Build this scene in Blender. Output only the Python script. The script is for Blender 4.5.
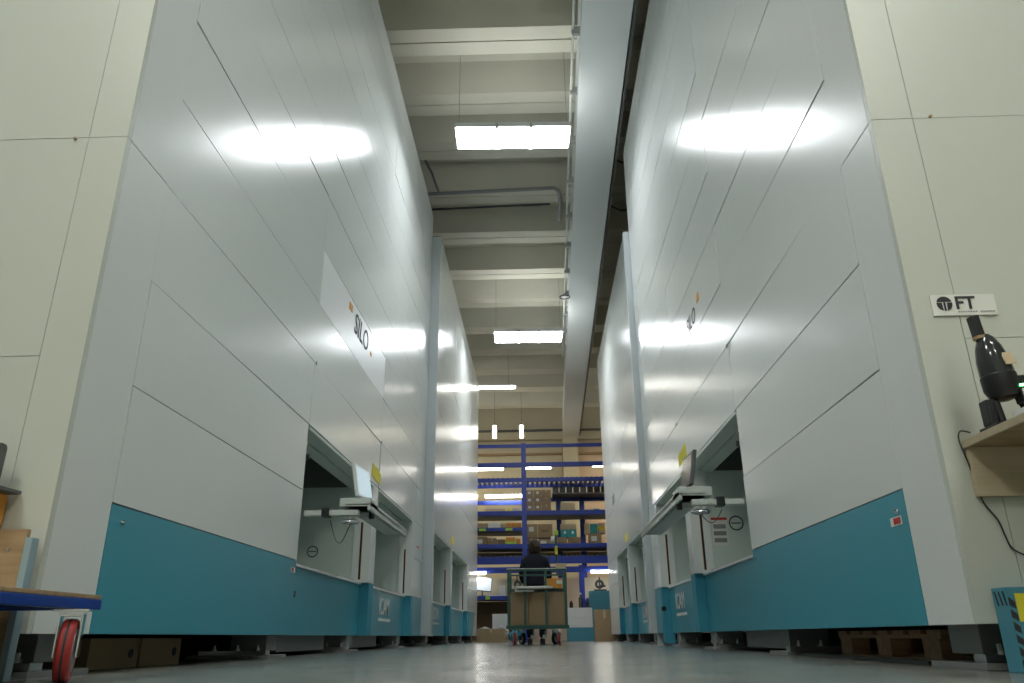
import bpy, bmesh, math, random
from mathutils import Vector, Matrix, Euler
random.seed(7)
PI = math.pi
S = bpy.context.scene
C = S.collection
for o in list(bpy.data.objects):
    bpy.data.objects.remove(o)

# ------------------------------------------------------------------ camera
FPX, PITCH, YAW, ROLL, H = 766.6, 0.36737, 0.03196, -0.00991, 0.125
cam_d = bpy.data.cameras.new('camera')
cam = bpy.data.objects.new('camera', cam_d)
C.objects.link(cam)
cy_, sy_, cp_, sp_ = math.cos(YAW), math.sin(YAW), math.cos(PITCH), math.sin(PITCH)
fw = Vector((-sy_*cp_, cy_*cp_, sp_))
rt = Vector((cy_, sy_, 0))
up = rt.cross(fw)
r2 = rt*math.cos(ROLL) + up*math.sin(ROLL)
u2 = -rt*math.sin(ROLL) + up*math.cos(ROLL)
m = Matrix((r2, u2, -fw)).transposed().to_4x4()
m.translation = Vector((0, 0, H))
cam.matrix_world = m
cam_d.sensor_width = 36.0
cam_d.lens = FPX*36.0/1024.0
cam_d.clip_start = 0.02
cam_d.clip_end = 200
S.camera = cam

# ------------------------------------------------------------------ world, exposure
w = bpy.data.worlds.new('world')
S.world = w
w.use_nodes = True
w.node_tree.nodes['Background'].inputs[0].default_value = (0.8, 0.85, 0.9, 1)
w.node_tree.nodes['Background'].inputs[1].default_value = 0.3
S.view_settings.view_transform = 'Standard'
S.view_settings.look = 'None'
S.view_settings.gamma = 1.0
S.view_settings.use_curve_mapping = False
S.view_settings.exposure = 2.08
LAMP_MAIN, LAMP_HALL, LAMP_BACK, FILL_WARM, FILL_UP = 8.2, 12.5, 6.5, 9.5, 1.6  # last two strengths drive added light for the back and the ceiling

# ------------------------------------------------------------------ materials
def nodes_of(name):
    mt = bpy.data.materials.new(name)
    mt.use_nodes = True
    nt = mt.node_tree
    return mt, nt, nt.nodes['Principled BSDF']

def paint(name, col, rough=0.4, metal=0.0, var=0.05, vscale=3.0, bump=0.0, bscale=(40, 40, 40), coat=0.0, rvar=0.0, spec=0.5, streak=False):
    mt, nt, b = nodes_of(name)
    tc = nt.nodes.new('ShaderNodeTexCoord')
    n = nt.nodes.new('ShaderNodeTexNoise')
    n.inputs['Scale'].default_value = vscale
    n.inputs['Detail'].default_value = 6
    nt.links.new(tc.outputs['Object'], n.inputs['Vector'])
    mx = nt.nodes.new('ShaderNodeMix')
    mx.data_type = 'RGBA'
    c1 = tuple(max(0, c*(1-var)) for c in col)+(1,)
    c2 = tuple(min(1, c*(1+var)) for c in col)+(1,)
    mx.inputs[6].default_value = c1
    mx.inputs[7].default_value = c2
    nt.links.new(n.outputs['Fac'], mx.inputs[0])
    nt.links.new(mx.outputs[2], b.inputs['Base Color'])
    b.inputs['Roughness'].default_value = rough
    b.inputs['Metallic'].default_value = metal
    b.inputs['Specular IOR Level'].default_value = spec
    if rvar:
        mr = nt.nodes.new('ShaderNodeMapRange')
        mr.inputs['To Min'].default_value = max(0, rough-rvar)
        mr.inputs['To Max'].default_value = rough+rvar
        nt.links.new(n.outputs['Fac'], mr.inputs['Value'])
        nt.links.new(mr.outputs[0], b.inputs['Roughness'])
    if streak:     # rolled sheet: fine vertical streaks in the gloss
        ms = nt.nodes.new('ShaderNodeMapping')
        ms.inputs['Scale'].default_value = (30, 30, 1.6)
        nt.links.new(tc.outputs['Object'], ms.inputs['Vector'])
        ns = nt.nodes.new('ShaderNodeTexNoise')
        ns.inputs['Scale'].default_value = 1.0
        ns.inputs['Detail'].default_value = 4
        nt.links.new(ms.outputs[0], ns.inputs['Vector'])
        mr = nt.nodes.new('ShaderNodeMapRange')
        mr.inputs['From Min'].default_value = 0.3
        mr.inputs['From Max'].default_value = 0.7
        mr.inputs['To Min'].default_value = 0.19
        mr.inputs['To Max'].default_value = 0.235
        nt.links.new(ns.outputs['Fac'], mr.inputs['Value'])
        nt.links.new(mr.outputs[0], b.inputs['Roughness'])
    if coat:
        b.inputs['Coat Weight'].default_value = coat
        b.inputs['Coat Roughness'].default_value = 0.12
    if bump:
        mp = nt.nodes.new('ShaderNodeMapping')
        mp.inputs['Scale'].default_value = bscale
        nt.links.new(tc.outputs['Object'], mp.inputs['Vector'])
        n2 = nt.nodes.new('ShaderNodeTexNoise')
        n2.inputs['Scale'].default_value = 1.0
        n2.inputs['Detail'].default_value = 3
        nt.links.new(mp.outputs[0], n2.inputs['Vector'])
        bp = nt.nodes.new('ShaderNodeBump')
        bp.inputs['Strength'].default_value = bump
        bp.inputs['Distance'].default_value = 0.002
        nt.links.new(n2.outputs['Fac'], bp.inputs['Height'])
        nt.links.new(bp.outputs[0], b.inputs['Normal'])
    return mt

def glow(name, col, strength):
    mt, nt, b = nodes_of(name)
    b.inputs['Base Color'].default_value = (0.8, 0.8, 0.8, 1)
    b.inputs['Emission Color'].default_value = col+(1,)
    b.inputs['Emission Strength'].default_value = strength
    return mt

M = {}
M['panel'] = paint('panel_paint', (0.735, 0.77, 0.75), 0.20, var=0.02, vscale=0.8, bump=0.30, bscale=(90, 90, 10), spec=0.22, streak=True)
M['panel_lamplit'] = paint('panel_paint_lamplit', (0.86, 0.88, 0.89), 0.33, var=0.01, vscale=0.8, bump=0.25, bscale=(90, 90, 10), spec=0.3)  # paler copy of the panel paint, lamp reflection put into the colour
M['cream'] = paint('cream_front', (0.57, 0.60, 0.53), 0.38, var=0.02, vscale=0.8, bump=0.15, bscale=(120, 120, 120))  # end faces toned creamier and darker than the side panels
M['matte'] = paint('matte_grey_blue', (0.50, 0.55, 0.56), 0.55, var=0.02)
M['teal'] = paint('teal_paint', (0.060, 0.33, 0.43), 0.30, var=0.04, vscale=1.0, bump=0.2, bscale=(120, 120, 120), spec=0.5)
M['teal_matte'] = paint('teal_matte', (0.04, 0.29, 0.40), 0.55, var=0.03)
M['inner'] = paint('bay_lining', (0.60, 0.70, 0.65), 0.45, var=0.03)
M['shaft'] = paint('shaft_grey', (0.16, 0.18, 0.17), 0.6, var=0.05)
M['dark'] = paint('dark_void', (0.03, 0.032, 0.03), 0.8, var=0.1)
M['black'] = paint('black_plastic', (0.015, 0.015, 0.017), 0.4, var=0.1)
M['steel'] = paint('steel', (0.55, 0.56, 0.56), 0.3, metal=0.8, var=0.1)
M['chrome'] = paint('chrome', (0.8, 0.8, 0.8), 0.12, metal=1.0, var=0.02)
M['grey'] = paint('grey_paint', (0.25, 0.265, 0.265), 0.5, var=0.08)
M['darkgrey'] = paint('dark_grey_steel', (0.10, 0.105, 0.105), 0.5, var=0.1)
M['tray'] = paint('tray_paint', (0.58, 0.62, 0.58), 0.4, var=0.03)
M['white'] = paint('white_plastic', (0.75, 0.76, 0.75), 0.4, var=0.02)
M['paper'] = paint('paper', (0.74, 0.75, 0.70), 0.7, var=0.03)
M['concrete'] = paint('roof_concrete', (0.62, 0.60, 0.50), 0.75, var=0.10, vscale=1.6, bump=0.4, bscale=(14, 14, 14))
M['slab'] = paint('roof_slab', (0.76, 0.80, 0.80), 0.8, var=0.12, vscale=1.4, bump=0.4, bscale=(14, 14, 14))
M['beam'] = paint('beam_concrete', (0.76, 0.80, 0.80), 0.7, var=0.05, vscale=1.2, bump=0.3, bscale=(18, 18, 18))
M['wallcream'] = paint('wall_cream', (0.62, 0.56, 0.40), 0.75, var=0.06, vscale=1.0, bump=0.3, bscale=(10, 10, 10))
M['wallsodium'] = paint('wall_sodium_tint', (0.64, 0.50, 0.36), 0.75, var=0.05, vscale=1.0)  # cream wall with the peach tint of sodium light in its colour
M['wallhall'] = paint('wall_hall', (0.50, 0.52, 0.45), 0.8, var=0.06)
M['blue'] = paint('rack_blue', (0.02, 0.05, 0.36), 0.4, var=0.08)
M['cartblue'] = paint('cart_blue', (0.01, 0.05, 0.30), 0.3, var=0.25, vscale=14)
M['lightblue'] = paint('light_blue_frame', (0.30, 0.42, 0.47), 0.45, var=0.05)
M['green'] = paint('cart_green', (0.035, 0.11, 0.085), 0.4, var=0.1)
M['carton'] = paint('cardboard', (0.36, 0.25, 0.14), 0.85, var=0.10, vscale=5)
M['carton_dark'] = paint('cardboard_dark', (0.24, 0.16, 0.09), 0.85, var=0.10, vscale=5)
M['carton_pale'] = paint('cardboard_pale', (0.52, 0.42, 0.27), 0.85, var=0.08, vscale=5)
M['tape'] = paint('tape', (0.50, 0.40, 0.26), 0.3, var=0.05)
M['tealbox'] = paint('teal_box', (0.03, 0.33, 0.33), 0.6, var=0.08)
M['bluebox'] = paint('blue_box', (0.07, 0.27, 0.36), 0.55, var=0.06, vscale=6)
M['yellow'] = paint('yellow', (0.75, 0.66, 0.03), 0.6, var=0.04)
M['orange'] = paint('orange', (0.75, 0.33, 0.05), 0.6, var=0.06)
M['lime'] = paint('lime', (0.45, 0.70, 0.05), 0.5, var=0.06)
M['red'] = paint('red_rubber', (0.40, 0.035, 0.03), 0.45, var=0.15, vscale=20)
M['redprint'] = paint('red_print', (0.55, 0.05, 0.04), 0.6, var=0.02)
M['ink'] = paint('ink', (0.03, 0.03, 0.035), 0.6, var=0.02)
M['skin'] = paint('skin', (0.50, 0.30, 0.21), 0.6, var=0.05)
M['hair'] = paint('hair', (0.035, 0.018, 0.010), 0.6, var=0.3, vscale=30)
M['navy'] = paint('navy_cloth', (0.010, 0.013, 0.024), 0.85, var=0.15, vscale=20)
M['navy2'] = paint('navy_trousers', (0.012, 0.014, 0.020), 0.85, var=0.15, vscale=20)
M['film'] = paint('plastic_film', (0.42, 0.45, 0.45), 0.25, var=0.25, vscale=12)
M['smoke'] = paint('smoky_plastic', (0.035, 0.04, 0.04), 0.12, var=0.1)
M['screen'] = glow('monitor_screen', (0.50, 0.72, 0.85), 0.12)
M['led'] = glow('green_led', (0.1, 1.0, 0.25), 3.0)
M['lamp'] = glow('lamp_diffuser', (0.93, 0.97, 1.0), LAMP_MAIN)
M['lamphall'] = glow('hall_diffuser', (1.0, 1.0, 0.90), LAMP_HALL)
M['lampback'] = glow('back_tube', (1.0, 0.97, 0.88), LAMP_BACK)
M['warmfill'] = glow('warm_fill_glow', (1.0, 0.86, 0.62), FILL_WARM)  # glow of the unseen lamps added to warm the back
M['uplight'] = glow('added_uplight_glow', (0.95, 0.97, 0.95), FILL_UP)  # unseen glow on the housing tops, added to lighten the ceiling

def wood(name, c1, c2, scale=(1, 14, 14)):
    mt, nt, b = nodes_of(name)
    tc = nt.nodes.new('ShaderNodeTexCoord')
    mp = nt.nodes.new('ShaderNodeMapping')
    mp.inputs['Scale'].default_value = scale
    n = nt.nodes.new('ShaderNodeTexNoise')
    n.inputs['Scale'].default_value = 3
    n.inputs['Detail'].default_value = 8
    n.inputs['Distortion'].default_value = 0.6
    nt.links.new(tc.outputs['Object'], mp.inputs[0])
    nt.links.new(mp.outputs[0], n.inputs['Vector'])
    cr = nt.nodes.new('ShaderNodeValToRGB')
    cr.color_ramp.elements[0].color = c1+(1,)
    cr.color_ramp.elements[1].color = c2+(1,)
    cr.color_ramp.elements[0].position = 0.3
    cr.color_ramp.elements[1].position = 0.7
    nt.links.new(n.outputs['Fac'], cr.inputs[0])
    nt.links.new(cr.outputs[0], b.inputs['Base Color'])
    b.inputs['Roughness'].default_value = 0.65
    return mt
M['plywood'] = wood('plywood', (0.30, 0.20, 0.10), (0.42, 0.30, 0.17))
M['plypale'] = wood('pale_plywood', (0.45, 0.37, 0.24), (0.53, 0.45, 0.31))
M['palletwood'] = wood('pallet_wood', (0.36, 0.22, 0.12), (0.52, 0.34, 0.19))

def floor_mat():
    mt, nt, b = nodes_of('polished_concrete')
    tc = nt.nodes.new('ShaderNodeTexCoord')
    n = nt.nodes.new('ShaderNodeTexNoise')
    n.inputs['Scale'].default_value = 3.2
    n.inputs['Detail'].default_value = 10
    n.inputs['Roughness'].default_value = 0.65
    nt.links.new(tc.outputs['Object'], n.inputs['Vector'])
    cr = nt.nodes.new('ShaderNodeValToRGB')
    cr.color_ramp.elements[0].color = (0.085, 0.09, 0.08, 1)
    cr.color_ramp.elements[1].color = (0.27, 0.28, 0.25, 1)
    cr.color_ramp.elements[0].position = 0.3
    cr.color_ramp.elements[1].position = 0.7
    nt.links.new(n.outputs['Fac'], cr.inputs[0])
    nt.links.new(cr.outputs[0], b.inputs['Base Color'])
    mr = nt.nodes.new('ShaderNodeMapRange')
    mr.inputs['To Min'].default_value = 0.12
    mr.inputs['To Max'].default_value = 0.34
    n2 = nt.nodes.new('ShaderNodeTexNoise')
    n2.inputs['Scale'].default_value = 2.2
    n2.inputs['Detail'].default_value = 6
    nt.links.new(tc.outputs['Object'], n2.inputs['Vector'])
    nt.links.new(n2.outputs['Fac'], mr.inputs['Value'])
    nt.links.new(mr.outputs[0], b.inputs['Roughness'])
    bp = nt.nodes.new('ShaderNodeBump')
    bp.inputs['Strength'].default_value = 0.25
    bp.inputs['Distance'].default_value = 0.003
    nt.links.new(n2.outputs['Fac'], bp.inputs['Height'])
    nt.links.new(bp.outputs[0], b.inputs['Normal'])
    return mt
M['floor'] = floor_mat()

# ------------------------------------------------------------------ mesh helpers
class MB:
    """collects shapes given in world coordinates"""
    def __init__(s):
        s.bm = bmesh.new()
    def box(s, x0, x1, y0, y1, z0, z1, bev=0.0, mat=None):
        vs = [s.bm.verts.new(v) for v in ((x0, y0, z0), (x1, y0, z0), (x1, y1, z0), (x0, y1, z0), (x0, y0, z1), (x1, y0, z1), (x1, y1, z1), (x0, y1, z1))]
        fs = [s.bm.faces.new([vs[i] for i in f]) for f in ((0, 3, 2, 1), (4, 5, 6, 7), (0, 1, 5, 4), (1, 2, 6, 5), (2, 3, 7, 6), (3, 0, 4, 7))]
        if bev:
            es = list({e for f in fs for e in f.edges})
            r = bmesh.ops.bevel(s.bm, geom=es, offset=bev, segments=2, affect='EDGES', profile=0.7)
            vs = list({v for f in r['faces'] for v in f.verts} | {v for v in vs if v.is_valid})
        if mat is not None:
            for v in vs:
                if v.is_valid:
                    v.co = mat @ v.co
        return s
    def cyl(s, a, b, r, n=16, r2=None, cap=True):
        a, b = Vector(a), Vector(b)
        d = (b-a)
        q = d.to_track_quat('Z', 'Y').to_matrix().to_4x4()
        q.translation = (a+b)/2
        bmesh.ops.create_cone(s.bm, cap_ends=cap, segments=n, radius1=r, radius2=r if r2 is None else r2, depth=d.length, matrix=q)
        return s
    def tube(s, pts, r, n=8):
        pts = [Vector(p) for p in pts]
        rings = []
        for i, p in enumerate(pts):
            d = (pts[min(i+1, len(pts)-1)]-pts[max(i-1, 0)]).normalized()
            q = d.to_track_quat('Z', 'Y')
            rings.append([s.bm.verts.new(p + q @ Vector((r*math.cos(2*PI*k/n), r*math.sin(2*PI*k/n), 0))) for k in range(n)])
        for a, b in zip(rings, rings[1:]):
            for k in range(n):
                # choose the closest start to avoid twisting
                s.bm.faces.new((a[k], a[(k+1) % n], b[(k+1) % n], b[k]))
        s.bm.faces.new(list(reversed(rings[0])))
        s.bm.faces.new(rings[-1])
        return s
    def torus(s, c, R, r, axis='Z', n=24, m_=8):
        c = Vector(c)
        rings = []
        for i in range(n):
            a = 2*PI*i/n
            ring = []
            for k in range(m_):
                b = 2*PI*k/m_
                p = Vector(((R+r*math.cos(b))*math.cos(a), (R+r*math.cos(b))*math.sin(a), r*math.sin(b)))
                if axis == 'Y':
                    p = Vector((p.x, p.z, p.y))
                if axis == 'X':
                    p = Vector((p.z, p.x, p.y))
                ring.append(s.bm.verts.new(c+p))
            rings.append(ring)
        for i in range(n):
            a, b = rings[i], rings[(i+1) % n]
            for k in range(m_):
                s.bm.faces.new((a[k], b[k], b[(k+1) % m_], a[(k+1) % m_]))
        return s
    def sphere(s, c, rx, ry=None, rz=None, u=20, v=12):
        ry = rx if ry is None else ry
        rz = rx if rz is None else rz
        mt = Matrix.Translation(Vector(c)) @ Matrix.Diagonal((rx, ry, rz, 1))
        bmesh.ops.create_uvsphere(s.bm, u_segments=u, v_segments=v, radius=1, matrix=mt)
        return s
    def prism(s, pts, d):
        """polygon (3D points) extruded by vector d"""
        d = Vector(d)
        a = [s.bm.verts.new(p) for p in pts]
        b = [s.bm.verts.new(Vector(p)+d) for p in pts]
        s.bm.faces.new(a)
        s.bm.faces.new(list(reversed(b)))
        n = len(a)
        for i in range(n):
            s.bm.faces.new((a[i], b[i], b[(i+1) % n], a[(i+1) % n]))
        return s
    def lathe(s, c, prof, n=24, mat=None):
        c = Vector(c)
        rings = []
        for r, z in prof:
            ring = []
            for k in range(n):
                p = Vector((r*math.cos(2*PI*k/n), r*math.sin(2*PI*k/n), z))
                if mat is not None:
                    p = mat @ p
                ring.append(s.bm.verts.new(c+p))
            rings.append(ring)
        for a, b in zip(rings, rings[1:]):
            for k in range(n):
                s.bm.faces.new((a[k], a[(k+1) % n], b[(k+1) % n], b[k]))
        s.bm.faces.new(list(reversed(rings[0])))
        s.bm.faces.new(rings[-1])
        return s

def world_loc(o):
    v = Vector((0, 0, 0))
    while o is not None:
        v += o.location
        o = o.parent
    return v

def part(name, mb, mat, parent=None, smooth=False, loc=None):
    """link an MB (world coordinates) as one mesh object; origin at the parent's (or at loc)"""
    bm = mb.bm
    bmesh.ops.recalc_face_normals(bm, faces=bm.faces)
    base = world_loc(parent) if parent else Vector((0, 0, 0))
    if loc is not None:
        base = Vector(loc)
    bmesh.ops.translate(bm, verts=bm.verts, vec=-base)
    me = bpy.data.meshes.new(name)
    bm.to_mesh(me)
    bm.free()
    me.materials.append(M[mat] if isinstance(mat, str) else mat)
    if smooth:
        for p in me.polygons:
            p.use_smooth = True
        try:
            me.set_sharp_from_angle(angle=0.6)
        except Exception:
            pass
    o = bpy.data.objects.new(name, me)
    if parent:
        o.parent = parent
        if loc is not None:
            o.location = Vector(loc) - world_loc(parent)
    elif loc is not None:
        o.location = loc
    C.objects.link(o)
    return o

def tag(o, label, cat, group=None, kind=None):
    o['label'] = label
    if cat:
        o['category'] = cat
    if group:
        o['group'] = group
    if kind:
        o['kind'] = kind
    return o

def empty(name, loc, label=None, cat=None, group=None):
    o = bpy.data.objects.new(name, None)
    o.empty_display_size = 0.1
    o.location = loc
    C.objects.link(o)
    if label:
        tag(o, label, cat, group)
    return o

def struct(name, mb, mat, loc=None):
    o = part(name, mb, mat, loc=loc)
    o['kind'] = 'structure'
    return o

_shared = {}
def slab(name, x0, x1, y0, y1, z0, z1, mat, parent, bev=0.0015, rot=None):
    """box piece with shared mesh data, placed by location"""
    key = (round(x1-x0, 4), round(y1-y0, 4), round(z1-z0, 4), mat, bev)
    if key not in _shared:
        mb = MB().box(-key[0]/2, key[0]/2, -key[1]/2, key[1]/2, -key[2]/2, key[2]/2, bev)
        me = bpy.data.meshes.new(name)
        bmesh.ops.recalc_face_normals(mb.bm, faces=mb.bm.faces)
        mb.bm.to_mesh(me)
        mb.bm.free()
        me.materials.append(M[mat])
        _shared[key] = me
    o = bpy.data.objects.new(name, _shared[key])
    o.parent = parent
    o.location = Vector(((x0+x1)/2, (y0+y1)/2, (z0+z1)/2)) - (world_loc(parent) if parent else Vector())
    if rot:
        o.rotation_euler = rot
    C.objects.link(o)
    return o

def text_mesh(name, body, size, mat, parent, origin, xdir, zdir, depth=0.002, align='LEFT', shear=0.0, bold=0.0):
    """flat lettering lying in the plane spanned by xdir (reading direction) and zdir (up)"""
    cu = bpy.data.curves.new(name, 'FONT')
    cu.body = body
    cu.size = size
    cu.extrude = depth
    cu.align_x = align
    cu.shear = shear
    cu.offset = bold
    cu.resolution_u = 3
    tmp = bpy.data.objects.new(name+'_tmp', cu)
    C.objects.link(tmp)
    dg = bpy.context.evaluated_depsgraph_get()
    me = bpy.data.meshes.new_from_object(tmp.evaluated_get(dg))
    bpy.data.objects.remove(tmp)
    me.name = name
    me.materials.clear()
    me.materials.append(M[mat])
    x = Vector(xdir).normalized()
    z = Vector(zdir).normalized()
    n = x.cross(z)
    mt = Matrix((x, z, n)).transposed().to_4x4()
    mt.translation = Vector(origin) - world_loc(parent)
    me.transform(mt)
    o = bpy.data.objects.new(name, me)
    o.parent = parent
    C.objects.link(o)
    return o

# ------------------------------------------------------------------ the hall
fl = struct('floor', MB().box(-14, 14, -8, 30, -0.2, 0.0), 'floor')

# hall is turned by a hair against the machines
TH = -0.015
def hx(x, y):
    return x + 0.015*(y-7.0)
ZR = 8.0
ceil = struct('ceiling', MB().box(-14, 14, -8.2, 30, ZR+0.62, ZR+0.8), 'slab')
ceil['label'] = 'ribbed precast concrete roof over the aisle'
rib_y = [-6.1, -4.5, -2.9, -1.4, 0.2, 1.6, 3.0, 4.4, 5.8, 7.2, 8.6, 9.97, 11.2, 12.7, 14.34, 16.1, 17.75, 19.6, 21.35, 23.2, 25.05, 27.1]
XC0, XC1 = -9.0, 9.0
for y in rib_y:
    mb = MB()
    # two stems meeting in a joint: one rib half on each side
    for s in (-1, 1):
        pts = [(XC0, y+s*0.012, ZR), (XC0, y+s*0.26, ZR), (XC0, y+s*0.34, ZR+0.55), (XC0, y+s*0.48, ZR+0.62), (XC0, y+s*0.012, ZR+0.62)]
        pts = [(p[0], p[1]-0.008*9, p[2]) for p in pts]
        mb.prism(pts, (XC1-XC0, 0.008*(XC1-XC0), 0))
    part('ceiling_rib', mb, 'concrete', ceil)
# main beam along the aisle
mb = MB()
mb.prism([(hx(0.66, -8), -8, 7.25), (hx(1.27, -8), -8, 7.25), (hx(1.27, -8), -8, 8.0), (hx(0.66, -8), -8, 8.0)], (0.015*36.7, 36.7, 0))
part('roof_beam', mb, 'beam', ceil)
mb = MB()
for zz in (7.52,):
    mb.prism([(hx(1.29, -8), -8, 7.27), (hx(1.33, -8), -8, 7.27), (hx(1.33, -8), -8, 7.36), (hx(1.29, -8), -8, 7.36)], (0.015*36.7, 36.7, 0))
part('beam_edge_rail', mb, 'darkgrey', ceil)

wb = struct('wall_back', MB().box(-14, 14, 29.2, 29.5, 0, 9.0), 'wallcream')
xs = [-6, -3.9, -1.8, 0.12, 0.95]
for i in range(len(xs)-1):
    for (za, zb_) in ((0.02, 2.4), (2.42, 4.8), (4.82, 7.1)):
        slab('wall_panel', xs[i]+0.012, xs[i+1]-0.012, 29.12, 29.2, za, zb_, 'wallcream', wb, 0.004)
for (xa, xb) in ((1.56, 3.2), (3.2, 5.2)):
    for (za, zb_) in ((0.02, 2.4), (2.42, 4.8), (4.82, 7.1)):
        slab('wall_panel', xa+0.012, xb-0.012, 29.12, 29.2, za, zb_, 'wallsodium', wb, 0.004)
part('wall_column', MB().box(0.97, 1.55, 28.7, 29.2, 0, 7.25, 0.01), 'wallcream', wb)
part('wall_rail', MB().box(-6, 6, 29.02, 29.12, 6.62, 6.70), 'plywood', wb)
part('wall_cornice', MB().box(-6, 6, 28.9, 29.2, 7.2, 7.5), 'wallcream', wb)
part('dark_gap_strip', MB().box(-6, 6, 28.85, 29.2, 7.5, 7.58), 'darkgrey', wb)
struct('wall_left', MB().box(-14.2, -14, -8.2, 29.5, 0, 9), 'wallhall')
struct('wall_right', MB().box(14, 14.2, -8.2, 29.5, 0, 9), 'wallhall')
struct('wall_front', MB().box(-14.2, 14.2, -8.4, -8.2, 0, 9), 'wallhall')

# ------------------------------------------------------------------ the storage machines
def machine(side, X, y0, y1, ztop, corner, joints, bays, rowz, label, depth=3.0, zb=0.15, zt=0.667, optop=1.70, base_end=None, tilt=0.0028, near=True, corner_front=0.175, feet=None, skirts=()):
    """side -1: machine to the left of the aisle (face at x = -X), +1 to the right"""
    root = empty('storage_machine', (side*(X+depth/2), (y0+y1)/2, 0), label, 'storage machine', None)
    def bx(a, b):       # outward depth a..b measured from the face into the machine
        p, q = side*(X+a), side*(X+b)
        return (min(p, q), max(p, q))
    T = 0.03
    G = 0.003
    # inner carcass, split so that the bays stay open
    mb = MB()
    c0, c1 = bx(T+0.003, depth)
    ys = [y0+T+0.003] + [v for b in bays for v in (b[0]-0.002, b[1]+0.002)] + [y1-0.01]
    for i in range(0, len(ys), 2):
        mb.box(c0, c1, ys[i], ys[i+1], zb+0.01, optop)
    for i in range(0, len(ys), 2):
        mb.box(c0, c1, ys[i], ys[i+1], optop, optop+0.6)
    mb.box(c0, c1, y0+T+0.003, y1-0.01, optop+0.6, ztop-0.01)
    for b in bays:
        d0, d1 = bx(1.15, depth)
        mb.box(d0, d1, b[0]-0.002, b[1]+0.002, zb+0.01, optop+0.6)
        d0, d1 = bx(T+0.003, T+0.01)
        mb.box(d0, d1, b[0]-0.002, b[1]+0.002, optop+0.003, optop+0.6)
        d0, d1 = bx(0.12, 1.15)
        mb.box(d0, d1, b[0]-0.002, b[1]+0.002, zb+0.01, zt-0.03)
    part('carcass', mb, 'darkgrey', root)
    rnd = random.Random(int(1000*X)+side)
    cols = [y0] + joints + [y1]
    fx = bx(0, T)
    for ci in range(len(cols)-1):
        a, b = cols[ci], cols[ci+1]
        isbay = any(abs(bb[0]-a) < 0.2 for bb in bays)
        for ri in range(len(rowz)-1):
            z0, z1 = rowz[ri], rowz[ri+1]
            if isbay and z1 <= optop+0.05:
                continue
            if z0 >= ztop-0.05:
                continue
            z1 = min(z1, ztop)
            if ci == 0 and near:
                if ri not in (3, 7):
                    continue
                z1 = rowz[7] if ri == 3 else ztop
            rz = rnd.uniform(-tilt, tilt)
            ry = rnd.uniform(-tilt, tilt)
            slab('side_panel', fx[0], fx[1], a+G+(T if ci == 0 else 0), b-G, z0+G, z1-G, 'panel_lamplit' if (near and side < 0 and ci == 2 and ri == 4) else 'panel', root, 0.0012, (0, 0, 0) if ci == 0 else (0, ry, rz))  # one panel coloured paler for the lamp light it reflects
        # teal base row
        if ci == 0:
            slab('side_panel', fx[0], fx[1], a+G+(T if near else 0), b-G, zb, (rowz[3] if near else rowz[0])-G, 'panel', root, 0.0012)
        elif not isbay and (base_end is None or a < base_end-0.01):
            e = b if base_end is None else min(b, base_end)
            slab('base_panel', fx[0], fx[1], a+G, e-G, zb, zt-G, 'teal', root, 0.0012)
            if e < b:
                slab('side_panel', fx[0], fx[1], e+G, b-G, zb, rowz[0]-G, 'panel', root, 0.0012)
        elif not isbay:
            slab('side_panel', fx[0], fx[1], a+G, b-G, zb, rowz[0]-G, 'panel', root, 0.0012)
    R = 0.095
    for bi, b in enumerate(bays):
        a, e = b[0], b[1]
        # neighbouring flush stile between bays, above the base
        nxt = cols[[i for i in range(len(cols)) if abs(cols[i]-a) < 0.2][0]+1]
        if nxt - e > 0.02:
            slab('bay_stile', fx[0], fx[1], e+G, nxt-G, zt, optop-G, 'panel', root, 0.0012)
        st = bx(0, 1.15)
        p0 = bx(R, R+T)
        slab('base_panel', p0[0], p0[1], a+G, e-G, zb, zt-0.02, 'teal', root, 0.0012)
        p0 = bx(R-0.015, R+0.06)
        slab('bay_sill', p0[0], p0[1], a+G, e-G, zt-0.02, zt, 'white', root, 0.003)
        # camera-facing jamb at the far end of the bay: teal below, pale above with the slot of the light curtain
        p1 = bx(0.002, R+0.03)
        lowz = 0.03 if (side > 0 and near and bi == len(bays)-1) else zb
        slab('jamb_base', p1[0], p1[1], e-0.004, nxt+0.0, lowz, zt-G, 'teal_matte', root, 0.0012)
        p1 = bx(0.0, R+0.09)
        jam = slab('bay_jamb', p1[0], p1[1], e-0.05, e-0.001, zt, optop-G, 'panel', root, 0.0012)
        sx = bx(R-0.005, R+0.016)
        part('light_curtain_slot', MB().box(sx[0], sx[1], e-0.053, e-0.049, zt+0.03, zt+0.62), 'black', root)
        sx = bx(R-0.0085, R-0.005)
        part('yellow_edge_strip', MB().box(sx[0], sx[1], e-0.053, e-0.049, zt+0.03, zt+0.62), 'orange', root)
        # bay lining
        d = bx(0.02, 1.15)
        part('bay_floor', MB().box(bx(0.10, 1.15)[0], bx(0.10, 1.15)[1], a, e, zt-0.03, zt-0.021), 'inner', root)
        part('bay_back', MB().box(bx(1.13, 1.15)[0], bx(1.13, 1.15)[1], a, e, zt-0.02, optop), 'inner', root)
        wl = bx(R+0.09, 1.13)
        part('bay_wall', MB().box(wl[0], wl[1], e-0.03, e, zt-0.02, optop-0.03, 0.002), 'inner', root)
        part('bay_wall', MB().box(d[0], d[1], a, a+0.02, zt-0.02, optop), 'inner', root)
        part('shaft_lining', MB().box(wl[0], wl[1], e-0.01, e, optop-0.028, optop+0.6), 'shaft', root)
        cn = bx(0.001, 0.13)
        part('bay_canopy', MB().box(cn[0], cn[1], a, e, optop-0.028, optop-0.002, 0.002), 'inner', root)
        cn = bx(0.14, 0.26)
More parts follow.
